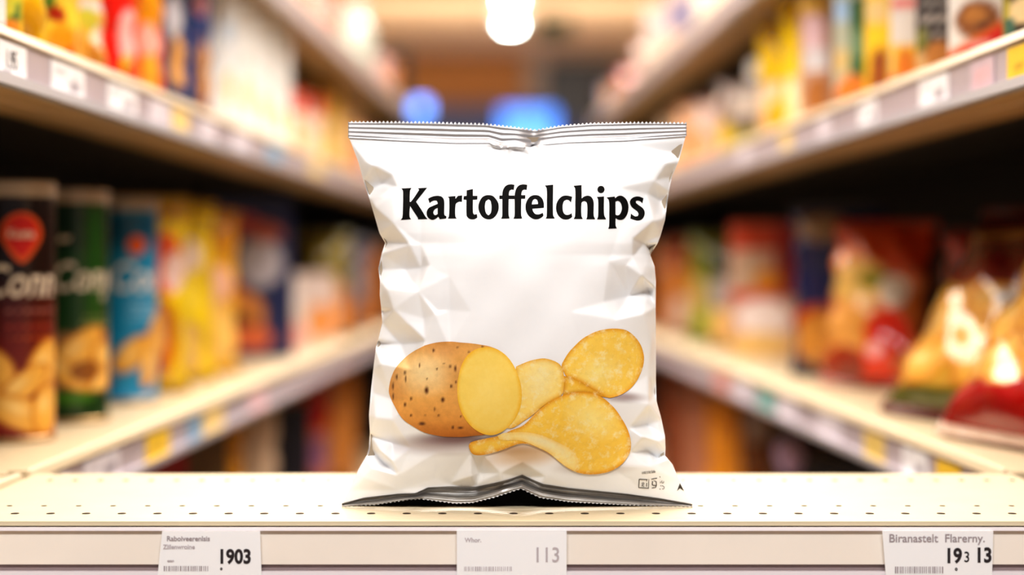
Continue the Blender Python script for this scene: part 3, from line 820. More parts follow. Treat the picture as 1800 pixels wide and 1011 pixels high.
# crisps, the further ones first
def crispcol(cx, cy, rx, ry, rot, base=(240, 192, 72), edge=(214, 142, 20), hi=(252, 218, 124), ring=None):
    def f(x, y):
        C = np.zeros((len(x), 3)); C[:] = lin(base)
        R = np.array(refine(ring, 1.5))
        dd = np.empty(len(x))
        for k in range(0, len(x), 400):
            dd[k:k+400] = np.sqrt(((x[k:k+400, None] - R[None, :, 0]) ** 2 + (y[k:k+400, None] - R[None, :, 1]) ** 2).min(1))
        a = np.clip(1 - dd / 9, 0, 1)[:, None] ** 1.3; 
        u = (x - cx) * math.cos(rot) + (y - cy) * math.sin(rot); v = -(x - cx) * math.sin(rot) + (y - cy) * math.cos(rot)
        b = np.clip(1 - np.sqrt((u / rx) ** 2 + (v / ry) ** 2), 0, 1)[:, None] * .8
        C = C * (1 - b) + lin(hi) * b
        return C * (1 - a) + lin(edge) * a
    return f
chB = tr([(20,285),(80,260),(120,250),(160,247),(215,265),(240,290),(250,335),(250,380),(240,420),(190,450),(150,475),(110,510),(60,545),(20,572),(-10,583),(-60,575),(-20,500),(0,400)], *z4)
chC = tr([(238,282),(252,250),(275,215),(300,188),(335,155),(370,133),(405,117),(445,107),(485,103),(520,105),(550,112),(580,132),(605,160),(622,190),(632,225),(634,255),(628,290),(615,325),(596,360),(570,390),(540,412),(505,428),(465,436),(440,425),(400,400),(350,370),(300,345),(262,332),(248,310)], *z4)
chCu = tr([(250,330),(300,343),(350,368),(400,398),(440,423),(466,435),(430,430),(380,416),(330,412),(280,416),(243,426),(250,390)], *z4)
chD = tr([(-207,672),(-203,655),(-185,645),(-130,632),(-70,620),(-30,605),(0,590),(40,576),(70,555),(100,522),(140,485),(180,455),(225,432),(270,417),(320,409),(365,410),(405,419),(440,438),(470,463),(500,495),(530,540),(552,580),(566,620),(572,660),(567,695),(552,725),(530,752),(500,775),(460,793),(420,801),(380,804),(340,801),(300,790),(262,770),(225,742),(190,712),(155,690),(115,672),(75,658),(40,656),(0,668),(-40,684),(-80,697),(-120,707),(-160,712),(-190,705)], *z4)
chDf = tr([(-70,618),(-40,606),(0,602),(50,600),(100,605),(150,618),(200,640),(250,664),(290,690),(315,725),(318,760),(300,788),(262,768),(225,740),(190,710),(155,688),(115,670),(75,652),(30,640),(-20,640),(-60,636)], *z4)
drape('crisp_picture', [chCu], .00040, M['crisp'], front_sub, step=3, colf=crispcol(1005, 690, 30, 16, .3, (248, 196, 66), (222, 152, 24), (252, 214, 100), chCu))
drape('crisp_picture', [chC], .00045, M['crisp'], front_sub, step=2.5, colf=crispcol(1050, 655, 50, 34, -.5, (255, 212, 92), (232, 160, 28), (255, 236, 150), chC))
drape('crisp_picture', [chB], .00055, M['crisp'], front_sub, step=2.5, colf=crispcol(950, 665, 40, 60, .3, (255, 220, 118), (238, 176, 48), (255, 240, 176), chB))
drape('potato_cut_face_picture', [facep], .00075, M['flesh'], front_sub, step=2.8, bstep=4, colf=facecol)
drape('crisp_picture', [chD], .00095, M['crisp'], front_sub, step=2.5, colf=crispcol(1040, 735, 60, 40, .5, (255, 210, 84), (232, 156, 22), (255, 238, 156), chD))
drape('crisp_fold_picture', [chDf], .00115, M['crisp'], front_sub, step=3, colf=crispcol(960, 775, 60, 20, .3, (255, 230, 152), (255, 216, 120), (255, 246, 204), chDf))

# small print and packaging marks at the lower right corner
zb = (1080, 800, 10.11)
def bar(x0, y0, x1, y1, w=8):
    dx, dy = x1 - x0, y1 - y0; L = math.hypot(dx, dy); nx, ny = -dy / L * w / 2, dx / L * w / 2
    return [(x0 + nx, y0 + ny), (x1 + nx, y1 + ny), (x1 - nx, y1 - ny), (x0 - nx, y0 - ny)]
marks = [bar(440,432,590,440,14), bar(440,430,432,580,14), bar(430,580,600,592,12), bar(612,430,606,598,9),
         bar(580,440,572,470,8), bar(575,500,570,560,12), bar(490,490,500,545,8), bar(500,488,525,492,8), bar(528,495,522,525,8), bar(500,520,525,524,8), bar(480,548,530,558,9),
         bar(655,432,760,412,12), bar(680,465,672,530,16), bar(672,535,735,545,14), bar(740,468,748,530,14), bar(748,530,735,575,14), bar(735,578,665,588,12), bar(700,460,735,470,10),
         bar(805,378,815,400,9), bar(820,470,815,505,9), bar(845,455,842,500,9), bar(845,500,875,495,9), bar(878,465,872,498,9), bar(815,545,838,552,9), bar(845,545,880,560,10), bar(885,560,882,600,9), bar(800,600,822,610,10), bar(850,600,876,608,9)]
mk = []
for b_ in marks: mk.append(drape('marks', [tr(b_, *zb)], .0004, M['grey_ink'], front_sub, step=6, bstep=3, smooth=False))
xx = 490
for i, (w_, pat) in enumerate([(26, 'V'), (24, 'n'), (26, 's'), (26, 's'), (26, 'n'), (24, 's'), (22, 'b'), (20, 'l'), (24, 'd')]):
    y0 = 340 - i * 2.6; t_ = 300 - i * 2.4 if pat in 'nsV' else 282 - i * 1.5
    mk.append(drape('marks', [tr(bar(xx + 3, y0, xx + 3, t_, 6), *zb)], .0004, M['grey_ink'], front_sub, step=6, bstep=3, smooth=False))
    if pat in 'ns': mk.append(drape('marks', [tr(bar(xx + 3, t_ + 4, xx + 19, t_ + 3, 6), *zb)], .0004, M['grey_ink'], front_sub, step=6, bstep=3, smooth=False))
    mk.append(drape('marks', [tr(bar(xx + 18, y0 - (0 if pat != 's' else 18), xx + 18, t_ + (0 if pat in 'nV' else 16), 6), *zb)], .0004, M['grey_ink'], front_sub, step=6, bstep=3, smooth=False))
    if pat in 's': mk.append(drape('marks', [tr(bar(xx, y0 - 2, xx + 18, y0 - 3, 5), *zb)], .0004, M['grey_ink'], front_sub, step=6, bstep=3, smooth=False))
    xx += w_ + 3
mk.append(drape('marks', [tr([(1165, 500), (1240, 640), (1165, 592), (1112, 640)], *zb)], .0005, M['grey_ink'], front_sub, step=4, bstep=3, smooth=False))
join(mk, 'packaging_marks')


# ================================================================== GOODS ON THE SIDE SHELVES
Wt, Cr = (248, 246, 243), (240, 225, 200)
def row(side, level, items, e0=0.02, yaw=18):
    z = LV[level]
    ds = [d_edge(side, it[0], it[1].get('e', e0)) for it in items]
    for i, (px, o, kind, ops, sidec, name, cat, label, group) in enumerate(items):
        d = ds[i]; gap = (ds[i + 1] - d) if i + 1 < len(ds) else 0.2
        th = math.radians(o.get('yaw', yaw))
        t = o.get('t') or min(0.085, 0.84 * gap * math.cos(th))
        w = o.get('w', 0.12); h = o['h']
        base_y = VY - z * F / d; hp = h * F / d
        vt = min(1.0, max(.08, (base_y if base_y < 2000 else 0) / hp)) if level in ('up', 'top') else 1.0
        if i == 0: vp = 60
        else: vp = abs(px - items[i - 1][0])
        vis = max(.12, min(1.0, vp / (w * math.cos(th) * F / d))) if not o.get('full') else 1.0
        if vt < 1: ops = [ops[0]] + [scale_v(q, vt) for q in ops[1:]]
        cx = xe(side, d) + side * o.get('e', e0)
        cxo, cyo = (w / 2 * math.cos(th) + t / 2 * math.sin(th)), (w / 2 * math.sin(th) - t / 2 * math.cos(th))
        if kind == 'carton': ob = make_carton(name, w, t, h, ops, sidec, vis, side)
        elif kind == 'pouch': ob = make_pouch(name, w, t, h, ops, sidec, vis, side, parts=o.get('parts', True), sealc=o.get('sealc'), gusset=o.get('gusset', False))
        elif kind == 'bottle':
            ob = make_bottle(name, w / 2, h, ops, o.get('cap', Wt)); cxo, cyo = w / 2, 0
        elif kind == 'tube':
            ob = make_tube(name, w / 2, h, ops); cxo, cyo = w / 2, 0
        place(ob, (cx + side * cxo, d - cyo, CZ + z + .0006), -side * th)
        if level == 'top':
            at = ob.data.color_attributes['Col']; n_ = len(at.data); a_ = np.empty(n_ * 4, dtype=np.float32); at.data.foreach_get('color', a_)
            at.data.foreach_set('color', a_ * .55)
        tag(ob, label, cat, group)

def scale_v(q, s):
    q = list(q)
    if q[0] in ('r', 'l'): q[2] *= s; q[4] *= s
    elif q[0] in ('e', 'chip'): q[2] *= s; q[4] *= s
    elif q[0] == 'd': q[1] *= s; q[2] *= s
    return tuple(q)

gUL = 'packs on the shelf above the tubes'
row(-1, 'up', [
 (10, dict(h=.2, w=.1, yaw=20, t=.03), 'carton', [Wt, ('l', .3, .1, .95, .9, 9, (60, 60, 60)), ('r', 0, 0, 1, .08, (250, 205, 40))], (240, 200, 60), 'carton', 'carton', 'white carton with dark barcode print at the upper left corner of the frame', gUL),
 (40, dict(h=.2, w=.1, yaw=20), 'carton', [(236, 196, 30), ('r', 0, .5, 1, 1, (205, 205, 40)), ('e', .7, .62, .3, .25, (80, 122, 40)), ('e', .25, .8, .3, .2, (225, 214, 60)), ('e', .45, .25, .45, .3, (246, 150, 22))], (220, 190, 60), 'carton', 'carton', 'yellow carton with green and orange peppers, beside the white barcode carton', gUL),
 (90, dict(h=.205, yaw=20, t=.035), 'pouch', [(226, 178, 22), ('e', .45, .62, .45, .35, (206, 150, 14)), ('e', .2, .25, .3, .2, (190, 140, 20)), ('r', .9, 0, 1, 1, (250, 205, 60))], (210, 160, 20), 'snack_bag', 'bag', 'mustard yellow bag with a potato picture on the upper left shelf', gUL),
 (150, dict(h=.205), 'pouch', [(247, 204, 62), ('e', .1, .9, .2, .2, (90, 140, 40)), ('e', .3, .78, .28, .12, (180, 44, 14)), ('e', .5, .35, .45, .32, (246, 168, 30)), ('e', .75, .2, .16, .18, (232, 80, 10)), ('e', .15, .2, .2, .2, (225, 170, 30))], (240, 190, 60), 'snack_bag', 'bag', 'yellow bag with red and orange snacks, next to the mustard bag', gUL),
 (195, dict(h=.205), 'pouch', [(240, 186, 100), ('r', 0, .88, 1, 1, (225, 225, 225)), ('e', .3, .75, .45, .16, (206, 196, 60)), ('e', .75, .55, .25, .14, (252, 236, 214)), ('e', .5, .2, .45, .28, (192, 122, 20)), ('e', .15, .4, .14, .3, (232, 170, 60))], (220, 150, 60), 'snack_bag', 'bag', 'beige and brown bag with a pale top, left of the red bag', gUL),
 (250, dict(h=.205), 'pouch', [(236, 22, 4), ('e', .75, .62, .38, .3, (250, 190, 188)), ('e', .7, .3, .2, .12, (206, 180, 30)), ('e', .3, .06, .5, .1, (246, 160, 140)), ('e', .85, .1, .25, .2, (190, 60, 30))], (220, 16, 4), 'snack_bag', 'bag', 'bright red bag with a plain red left edge on the upper left shelf', gUL),
 (300, dict(h=.205), 'pouch', [(244, 96, 50), ('e', .5, .9, .5, .2, (250, 170, 10)), ('e', .4, .6, .45, .18, (250, 176, 160)), ('e', .45, .3, .35, .18, (250, 180, 50)), ('r', 0, 0, 1, .12, (246, 80, 30)), ('r', .85, 0, 1, 1, (210, 60, 40))], (230, 60, 20), 'snack_bag', 'bag', 'red and orange bag with a yellow patch, beside the navy bags', gUL),
 (340, dict(h=.206), 'pouch', [(44, 62, 104), ('e', .35, .85, .4, .2, (206, 206, 214)), ('e', .55, .42, .35, .28, (222, 164, 90)), ('e', .5, .1, .6, .14, (10, 54, 120))], (20, 40, 90), 'snack_bag', 'bag', 'navy blue bag with one long tan crisp and a grey top', gUL),
 (385, dict(h=.205), 'pouch', [(14, 70, 142), ('e', .45, .97, .3, .1, (225, 150, 160)), ('e', .4, .6, .3, .2, (90, 80, 110)), ('e', .6, .38, .3, .28, (204, 146, 84)), ('e', .4, .08, .6, .12, (150, 92, 80)), ('e', .2, .2, .2, .2, (24, 44, 92))], (16, 52, 116), 'snack_bag', 'bag', 'royal blue bag with a tan crisp, touching the white packs', gUL),
 (420, dict(h=.207, w=.11), 'carton', [Wt, ('e', .5, .75, .3, .1, (214, 226, 240)), ('e', .5, .32, .2, .14, (248, 220, 140))], (235, 230, 225), 'carton', 'carton', 'tall white carton nearest to the navy and blue bags', gUL),
 (450, dict(h=.206, w=.11), 'carton', [Wt, ('e', .5, .3, .25, .14, (247, 216, 150)), ('e', .5, .55, .3, .06, (244, 232, 224))], (235, 230, 225), 'carton', 'carton', 'tall white carton, second in the white row', gUL),
 (480, dict(h=.206, w=.11), 'carton', [Wt, ('e', .5, .26, .25, .12, (248, 205, 140)), ('r', .85, 0, 1, 1, (226, 220, 216))], (228, 224, 220), 'carton', 'carton', 'tall white carton, third in the white row', gUL),
 (512, dict(h=.208, w=.11), 'carton', [Wt, ('e', .5, .24, .22, .1, (246, 208, 120)), ('r', .8, .3, 1, 1, (222, 216, 214))], (214, 210, 208), 'carton', 'carton', 'tall white carton farthest down the white row', gUL),
 (548, dict(h=.13, w=.12), 'pouch', [(240, 214, 190), ('r', 0, .66, 1, 1, (214, 58, 26)), ('e', .5, .35, .3, .2, (240, 190, 120))], (200, 60, 30), 'snack_bag', 'bag', 'small bag with a red top just past the white cartons', gUL),
 (580, dict(h=.14, w=.12), 'pouch', [(246, 214, 196), ('r', 0, .72, 1, 1, (196, 44, 18)), ('e', .5, .3, .3, .2, (248, 222, 170))], (190, 70, 40), 'snack_bag', 'bag', 'second small bag with a red top, left of the yellow pouch', gUL),
 (612, dict(h=.20, w=.13), 'pouch', [(214, 168, 72), ('r', 0, .7, 1, 1, (206, 156, 44)), ('e', .5, .3, .4, .25, (236, 206, 140))], (190, 140, 50), 'snack_bag', 'bag', 'golden yellow pouch far down the upper left shelf', gUL),
 (640, dict(h=.17, w=.13), 'pouch', [(232, 186, 130), ('e', .5, .3, .4, .2, (236, 170, 130))], (200, 150, 90), 'snack_bag', 'bag', 'beige pouch beyond the golden pouch on the upper left shelf', gUL),
 (668, dict(h=.15, w=.13), 'pouch', [(226, 160, 130), ('e', .5, .3, .4, .2, (206, 186, 210))], (180, 120, 90), 'snack_bag', 'bag', 'salmon coloured pouch at the far end of the upper left shelf', gUL),
])
gUR = 'packs on the shelf above the leaning bags'
row(1, 'up', [
 (1762, dict(h=.2, w=.1, yaw=20, t=.04), 'carton', [(70, 50, 30), ('r', 0, 0, .25, 1, (196, 176, 60)), ('e', .6, .75, .4, .28, (246, 214, 160)), ('e', .2, .4, .1, .3, (70, 110, 90))], (60, 50, 30), 'carton', 'carton', 'dark carton with a pale snack picture at the upper right corner of the frame', gUR),
 (1667, dict(h=.2, w=.1, yaw=20), 'carton', [(244, 234, 226), ('e', .5, .68, .38, .3, (150, 88, 28)), ('e', .45, .75, .2, .12, (196, 128, 50)), ('e', .6, .58, .12, .1, (110, 60, 16)), ('d', .5, .22, (240, 120, 20)), ('d', .5, .15, (226, 20, 6)), ('l', .35, .14, .85, .4, 3, (250, 190, 180)), ('r', .95, 0, 1.2, 1, (240, 170, 30))], (232, 160, 30), 'carton', 'carton', 'white carton with brown granola and a slanted red base on the upper right shelf', gUR),
 (1610, dict(h=.2, w=.1, yaw=20), 'carton', [(44, 34, 30), ('l', .05, .55, .95, 1, 6, (190, 180, 170)), ('e', .65, .22, .45, .26, (176, 116, 44)), ('e', .15, .5, .2, .14, (120, 120, 40)), ('e', .1, .15, .25, .2, (206, 166, 110)), ('r', .95, 0, 1.2, 1, (60, 40, 30))], (50, 40, 34), 'carton', 'carton', 'black carton with rows of pale print over brown granola', gUR),
 (1565, dict(h=.2, w=.1, yaw=20), 'carton', [(236, 224, 214), ('d', .25, .82, (236, 224, 214)), ('r', 0, .9, 1, 1, (240, 110, 100)), ('r', 0, 0, 1, .5, (248, 196, 60)), ('e', .55, .22, .35, .24, (222, 124, 20)), ('e', .1, .06, .3, .1, (250, 140, 120))], (240, 190, 80), 'carton', 'carton', 'cream and yellow carton with a coral top edge', gUR),
 (1520, dict(h=.2, w=.1, yaw=20), 'carton', [(248, 204, 30), ('r', 0, .76, 1, 1, (232, 204, 140)), ('e', .55, .18, .42, .34, (150, 80, 10)), ('r', .9, 0, 1.2, 1, (246, 210, 60))], (230, 180, 30), 'carton', 'carton', 'yellow carton with a dark brown picture at the bottom', gUR),
 (1465, dict(h=.205, w=.1, yaw=20), 'carton', [(190, 196, 180), ('r', .5, .25, 1, 1, (34, 104, 40)), ('r', .05, .8, .48, 1, (170, 206, 250)), ('e', .25, .45, .22, .12, (226, 196, 130)), ('e', .55, .14, .5, .18, (236, 134, 44)), ('r', 0, 0, .3, .1, (70, 100, 70)), ('e', .75, .6, .2, .14, (120, 160, 120))], (50, 100, 50), 'carton', 'carton', 'half green, half pale carton with an orange picture at its foot', gUR),
 (1405, dict(h=.2, w=.11, yaw=20), 'carton', [(206, 158, 130), ('e', .4, .72, .3, .16, (244, 206, 214)), ('r', .1, .42, .75, .6, (232, 226, 230)), ('e', .5, .22, .35, .16, (184, 116, 50)), ('r', .8, 0, 1.2, 1, (160, 110, 90)), ('r', 0, .9, .8, 1, (246, 200, 60))], (150, 100, 80), 'carton', 'carton', 'pinkish tan carton between the green carton and the yellow pouches', gUR),
 (1362, dict(h=.2, w=.12, full=True), 'pouch', [(250, 214, 6), ('r', .1, 0, .9, .42, (250, 232, 190)), ('e', .45, .15, .3, .14, (252, 240, 200))], (230, 190, 0), 'snack_bag', 'bag', 'bright yellow pouch, taller of the two on the upper right shelf', gUR),
 (1322, dict(h=.19, w=.12, full=True), 'pouch', [(246, 206, 20), ('r', .0, .0, .9, .5, (236, 206, 170)), ('e', .5, .2, .4, .18, (240, 176, 30))], (220, 180, 10), 'snack_bag', 'bag', 'yellow pouch with a cream lower half, behind the taller yellow pouch', gUR),
 (1286, dict(h=.15, w=.12), 'bottle', [(106, 92, 84), ('r', 0, .35, 1, .6, (196, 182, 172)), ('r', 0, 0, 1, .2, (150, 140, 60))], (90, 80, 70), 'bottle', 'bottle', 'grey brown bottle with a pale label past the yellow pouches', gUR),
 (1250, dict(h=.145, w=.12), 'pouch', [(150, 134, 120), ('r', 0, .55, 1, 1, (140, 120, 116)), ('e', .5, .25, .4, .22, (222, 186, 40)), ('e', .2, .75, .2, .1, (226, 216, 206))], (90, 80, 70), 'snack_bag', 'bag', 'greyish pouch with a yellow patch on the upper right shelf', gUR),
 (1215, dict(h=.13, w=.12), 'pouch', [(240, 196, 180), ('r', 0, .6, 1, 1, (226, 200, 190)), ('e', .5, .3, .4, .2, (240, 160, 100))], (200, 140, 110), 'snack_bag', 'bag', 'pale pink pouch on the upper right shelf', gUR),
 (1180, dict(h=.15, w=.12), 'pouch', [(242, 186, 140), ('e', .5, .4, .4, .3, (240, 150, 80))], (200, 130, 80), 'snack_bag', 'bag', 'peach orange pouch near the bag top right corner', gUR),
 (1152, dict(h=.14, w=.13), 'pouch', [(238, 206, 170)], (200, 150, 110), 'snack_bag', 'bag', 'cream pouch at the far end of the upper right shelf', gUR),
])
gTL = 'packs on the highest left shelf'
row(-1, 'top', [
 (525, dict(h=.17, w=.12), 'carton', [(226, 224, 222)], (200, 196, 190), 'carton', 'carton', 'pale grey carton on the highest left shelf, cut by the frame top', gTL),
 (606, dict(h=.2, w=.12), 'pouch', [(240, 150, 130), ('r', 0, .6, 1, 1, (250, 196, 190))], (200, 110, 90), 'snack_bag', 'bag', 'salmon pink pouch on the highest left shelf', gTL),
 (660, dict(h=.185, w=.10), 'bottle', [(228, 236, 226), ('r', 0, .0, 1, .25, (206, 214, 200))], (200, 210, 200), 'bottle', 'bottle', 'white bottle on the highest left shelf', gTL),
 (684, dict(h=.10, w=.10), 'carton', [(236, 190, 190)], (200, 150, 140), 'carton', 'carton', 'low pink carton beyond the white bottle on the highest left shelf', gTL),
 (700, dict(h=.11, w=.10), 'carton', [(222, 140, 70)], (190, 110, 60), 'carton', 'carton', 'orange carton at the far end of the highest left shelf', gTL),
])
gTR = 'packs on the highest right shelf'
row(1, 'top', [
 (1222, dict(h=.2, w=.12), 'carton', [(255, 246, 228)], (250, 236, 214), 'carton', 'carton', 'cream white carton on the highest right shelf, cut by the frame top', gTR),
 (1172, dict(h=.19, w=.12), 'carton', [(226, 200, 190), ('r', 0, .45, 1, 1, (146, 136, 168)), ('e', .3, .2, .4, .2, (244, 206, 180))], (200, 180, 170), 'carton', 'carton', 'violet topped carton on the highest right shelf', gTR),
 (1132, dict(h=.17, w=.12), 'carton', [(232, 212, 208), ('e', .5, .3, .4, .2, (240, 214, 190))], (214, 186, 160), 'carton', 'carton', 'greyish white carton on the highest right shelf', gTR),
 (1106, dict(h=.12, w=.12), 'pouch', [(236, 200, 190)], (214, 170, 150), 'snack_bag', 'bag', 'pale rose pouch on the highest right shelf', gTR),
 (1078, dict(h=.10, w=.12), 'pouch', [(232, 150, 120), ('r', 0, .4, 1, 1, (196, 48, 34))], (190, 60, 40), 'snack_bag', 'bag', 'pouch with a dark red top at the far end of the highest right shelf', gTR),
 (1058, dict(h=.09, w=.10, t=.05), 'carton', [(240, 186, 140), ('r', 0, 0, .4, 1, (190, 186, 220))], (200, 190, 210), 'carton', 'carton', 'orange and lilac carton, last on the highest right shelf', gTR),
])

# ---- left lower shelf: three tubes, yellow bags, navy bag, far packs
def wrap_text(s, size, m, parent, r, ang0, z, bold=.0008, shear=.25, xs=.9, name='lettering'):
    o = text_mesh(name, s, size, m, parent, (0, 0, 0), bold=bold, xs=xs, shear=shear)
    me = o.data; bm = bmesh.new(); bm.from_mesh(me)
    for k in range(6):
        es = [e for e in bm.edges if abs(e.verts[0].co.x - e.verts[1].co.x) > .003]
        if not es: break
        bmesh.ops.subdivide_edges(bm, edges=es, cuts=1); bmesh.ops.triangulate(bm, faces=bm.faces)
    for v in bm.verts:
        a = ang0 + v.co.x / r - math.pi / 2
        v.co = Vector(((r + .0004) * math.cos(a), (r + .0004) * math.sin(a), z + v.co.z))
    bm.to_mesh(me); bm.free()
    return o
def wrap_disc(name, cu, z, ru, rv, m, parent, r, lift, pts=None):
    n = 28; K = 5
    vs = []
    for k in range(K + 1):
        for i in range(n):
            t = 2 * math.pi * i / n; q = k / K
            x = math.cos(t); y = math.sin(t)
            if pts: sc = 1 + .28 * max(0, -y) ** 3; y *= sc; x *= (1 - .25 * max(0, -y))
            a = cu + ru * q * x / r - math.pi / 2
            vs.append(((r + lift) * math.cos(a), (r + lift) * math.sin(a), z + rv * q * y))
    fs = [(k * n + i, k * n + (i + 1) % n, (k + 1) * n + (i + 1) % n, (k + 1) * n + i) for k in range(K) for i in range(n)]
    return link(name, vs, [f[::-1] for f in fs], m, parent)
R = 0.038
tubes = [
 (-0.487, 1.662, (-8), [(46, 8, 6), ('r', -1, .82, 2, 1, (30, 14, 14)), ('d', .12, .835, (30, 8, 8)), ('r', -1, 0, 2, .52, (112, 18, 6), .3), ('r', -1, 0, 2, .12, (134, 22, 8), .1),
   ('l', .45, .455, .98, .475, 1, (190, 70, 50)), ('l', .5, .41, .98, .43, 1, (200, 90, 40)), ('l', .45, .52, 1, .535, 1, (190, 120, 110)),
   ('chip', .83, .30, .20, .105, .25), ('chip', .36, .29, .20, .085, -.15), ('chip', .62, .22, .24, .06, .3), ('chip', .30, .19, .16, .06, 0), ('chip', .62, .10, .36, .07, -.15), ('chip', .84, .12, .17, .105, .2)],
   'dark maroon snack tube with a red emblem at the left frame edge'),
 (-0.480, 1.856, (0), [(20, 62, 20), ('r', -1, .78, 2, 1, (12, 46, 14)), ('r', .62, .4, .8, 1, (32, 84, 26), .1), ('r', .2, .14, 1.1, .40, (150, 110, 70)),
   ('chip', .55, .32, .28, .08, .3), ('chip', .86, .26, .2, .09, -.3), ('chip', .42, .22, .28, .06, -.3), ('e', .62, .22, .16, .05, (150, 90, 30)), ('chip', .8, .17, .22, .06, .4),
   ('r', -1, 0, 2, .13, (14, 54, 10)), ('e', .5, .1, .2, .03, (60, 110, 20)), ('l', .55, .43, .95, .49, 2, (150, 150, 90))],
   'dark green snack tube with a pale script and crisps, between the maroon and blue tubes'),
 (-0.478, 2.108, (0), [(24, 140, 184), ('r', -1, .8, 2, 1, (10, 88, 122), .1), ('l', .5, .43, .95, .52, 3, (170, 206, 226)), ('chip', .55, .24, .22, .08, .3), ('chip', .84, .32, .2, .1, .6), ('chip', .78, .22, .2, .1, 1.0), ('e', .25, .10, .12, .03, (120, 84, 80)), ('r', -1, 0, 2, .06, (30, 150, 206))],
   'bright blue snack tube with an orange emblem, left of the yellow bags'),
]
for k, (x, d, rot, ops, lab) in enumerate(tubes):
    ob = make_tube('snack_tube', R, .256, ops, lidm='plastic_lid')
    place(ob, (x, d, CZ + SHELF_Z + .0006), math.radians(14 + rot)); tag(ob, lab, 'snack tube', 'snack tubes on the lower left shelf')
    bd = [c for c in ob.children if c.name.startswith('tube_body')][0]
    if k == 0:
        wrap_disc('emblem', .32, .203, .021, .022, M['letter_orange'], bd, R, .0005, pts=True)
        wrap_disc('emblem', .32, .2035, .0165, .0175, M['letter_red'], bd, R, .0008, pts=True)
        wrap_text('Kusta', .012, M['letter_cream'], bd, R + .0008, -.05, .200, bold=.0003, shear=.1, xs=.95)
        wrap_text('Conn', .044, M['letter_cream'], bd, R, -.72, .143, bold=.0006, xs=.78)
    elif k == 1:
        wrap_text('Cony', .044, M['letter_cream'], bd, R, -.68, .145, bold=.0006, xs=.78)
        wrap_text('-', .05, M['letter_cream'], bd, R, -.55, .19, bold=.0006, shear=.4)
    else:
        wrap_text('Cou', .050, M['letter_white'], bd, R, -.62, .140, bold=.0008, xs=.8)
        wrap_disc('emblem', .30, .196, .012, .012, M['letter_orange'], bd, R, .0006)
gLL = 'bags on the lower left shelf past the tubes'
Ye = (246, 214, 6)
row(-1, 'low', [
 (345, dict(h=.262, w=.15, e=.045, t=.05, full=True, yaw=34), 'pouch', [Ye, ('d', 1.8, -.2, (236, 200, 0)), ('r', -1, .88, 2, 1, (200, 150, 10)), ('e', .75, .66, .18, .16, (230, 90, 40)), ('e', .85, .62, .14, .1, (246, 210, 200)), ('e', .68, .28, .2, .2, (206, 116, 34)), ('e', .64, .32, .1, .12, (236, 180, 110)), ('e', .25, .3, .12, .25, (150, 170, 10))], (170, 130, 10), 'snack_bag', 'bag', 'yellow bag with a brown nut picture, next to the blue tube', gLL),
 (392, dict(h=.262, w=.15, e=.05, t=.05, full=True, yaw=34), 'pouch', [Ye, ('e', .6, .7, .22, .1, (250, 226, 214)), ('e', .35, .62, .16, .1, (236, 120, 70)), ('e', .62, .5, .3, .12, (250, 220, 70)), ('e', .65, .2, .22, .14, (232, 190, 110)), ('r', .8, .1, 1, .9, (236, 200, 30))], (180, 140, 10), 'snack_bag', 'bag', 'yellow bag with a white name panel, middle of the three yellow bags', gLL),
 (432, dict(h=.255, w=.15, e=.05, t=.05, full=True, yaw=34), 'pouch', [(238, 176, 50), ('r', 0, .75, 1, .95, (232, 160, 40)), ('e', .6, .55, .3, .12, (250, 196, 170)), ('e', .6, .25, .4, .2, (248, 200, 110)), ('r', 0, 0, 1, .08, (246, 210, 30))], (190, 130, 20), 'snack_bag', 'bag', 'orange yellow bag beside the navy pack', gLL),
 (515, dict(h=.29, w=.15, e=.05, t=.06, full=True), 'carton', [(30, 40, 84), ('e', .6, .6, .28, .16, (196, 190, 200)), ('e', .4, .84, .2, .06, (180, 70, 60)), ('e', .68, .78, .2, .06, (190, 100, 80)), ('e', .2, .45, .18, .06, (196, 44, 36)), ('e', .35, .26, .3, .16, (232, 150, 70)), ('e', .38, .2, .18, .1, (120, 76, 20)), ('e', .45, .12, .3, .08, (222, 110, 60)), ('r', 0, 0, 1, .05, (24, 34, 84))], (26, 32, 66), 'carton', 'carton', 'tall navy blue carton past the yellow bags', gLL),
 (545, dict(h=.15, w=.10, t=.06, e=.05, full=True), 'carton', [(228, 206, 196), ('r', 0, .5, .8, 1, (240, 228, 220)), ('e', .5, .2, .4, .2, (250, 170, 150)), ('e', .4, .45, .3, .12, (232, 206, 90))], (200, 150, 120), 'carton', 'carton', 'low white and pink carton beside the navy carton', gLL),
 (590, dict(h=.15, w=.10, t=.06, e=.05, full=True), 'carton', [(222, 196, 186), ('r', 0, .55, .8, 1, (236, 216, 210)), ('e', .6, .3, .35, .25, (236, 150, 60)), ('e', .2, .6, .2, .3, (176, 110, 70))], (190, 110, 60), 'carton', 'carton', 'low cream carton with an orange picture, farther than the pink one', gLL),
 (625, dict(h=.24, w=.13), 'pouch', [(140, 124, 44), ('r', 0, 0, 1, .5, (196, 140, 90)), ('e', .5, .25, .4, .2, (226, 140, 40))], (90, 90, 30), 'snack_bag', 'bag', 'olive green bag beside the left edge of the white bag', gLL),
 (655, dict(h=.23, w=.13), 'pouch', [(110, 110, 130), ('e', .5, .55, .3, .2, (170, 160, 160)), ('r', 0, 0, 1, .3, (190, 120, 60))], (70, 70, 90), 'snack_bag', 'bag', 'grey blue bag half hidden by the left edge of the white bag', gLL),
 (690, dict(h=.22, w=.13), 'pouch', [(180, 110, 50)], (120, 80, 40), 'snack_bag', 'bag', 'brown bag at the far end of the lower left shelf, mostly hidden', gLL),
])
gBL = 'packs on the shadowed lowest left shelf'
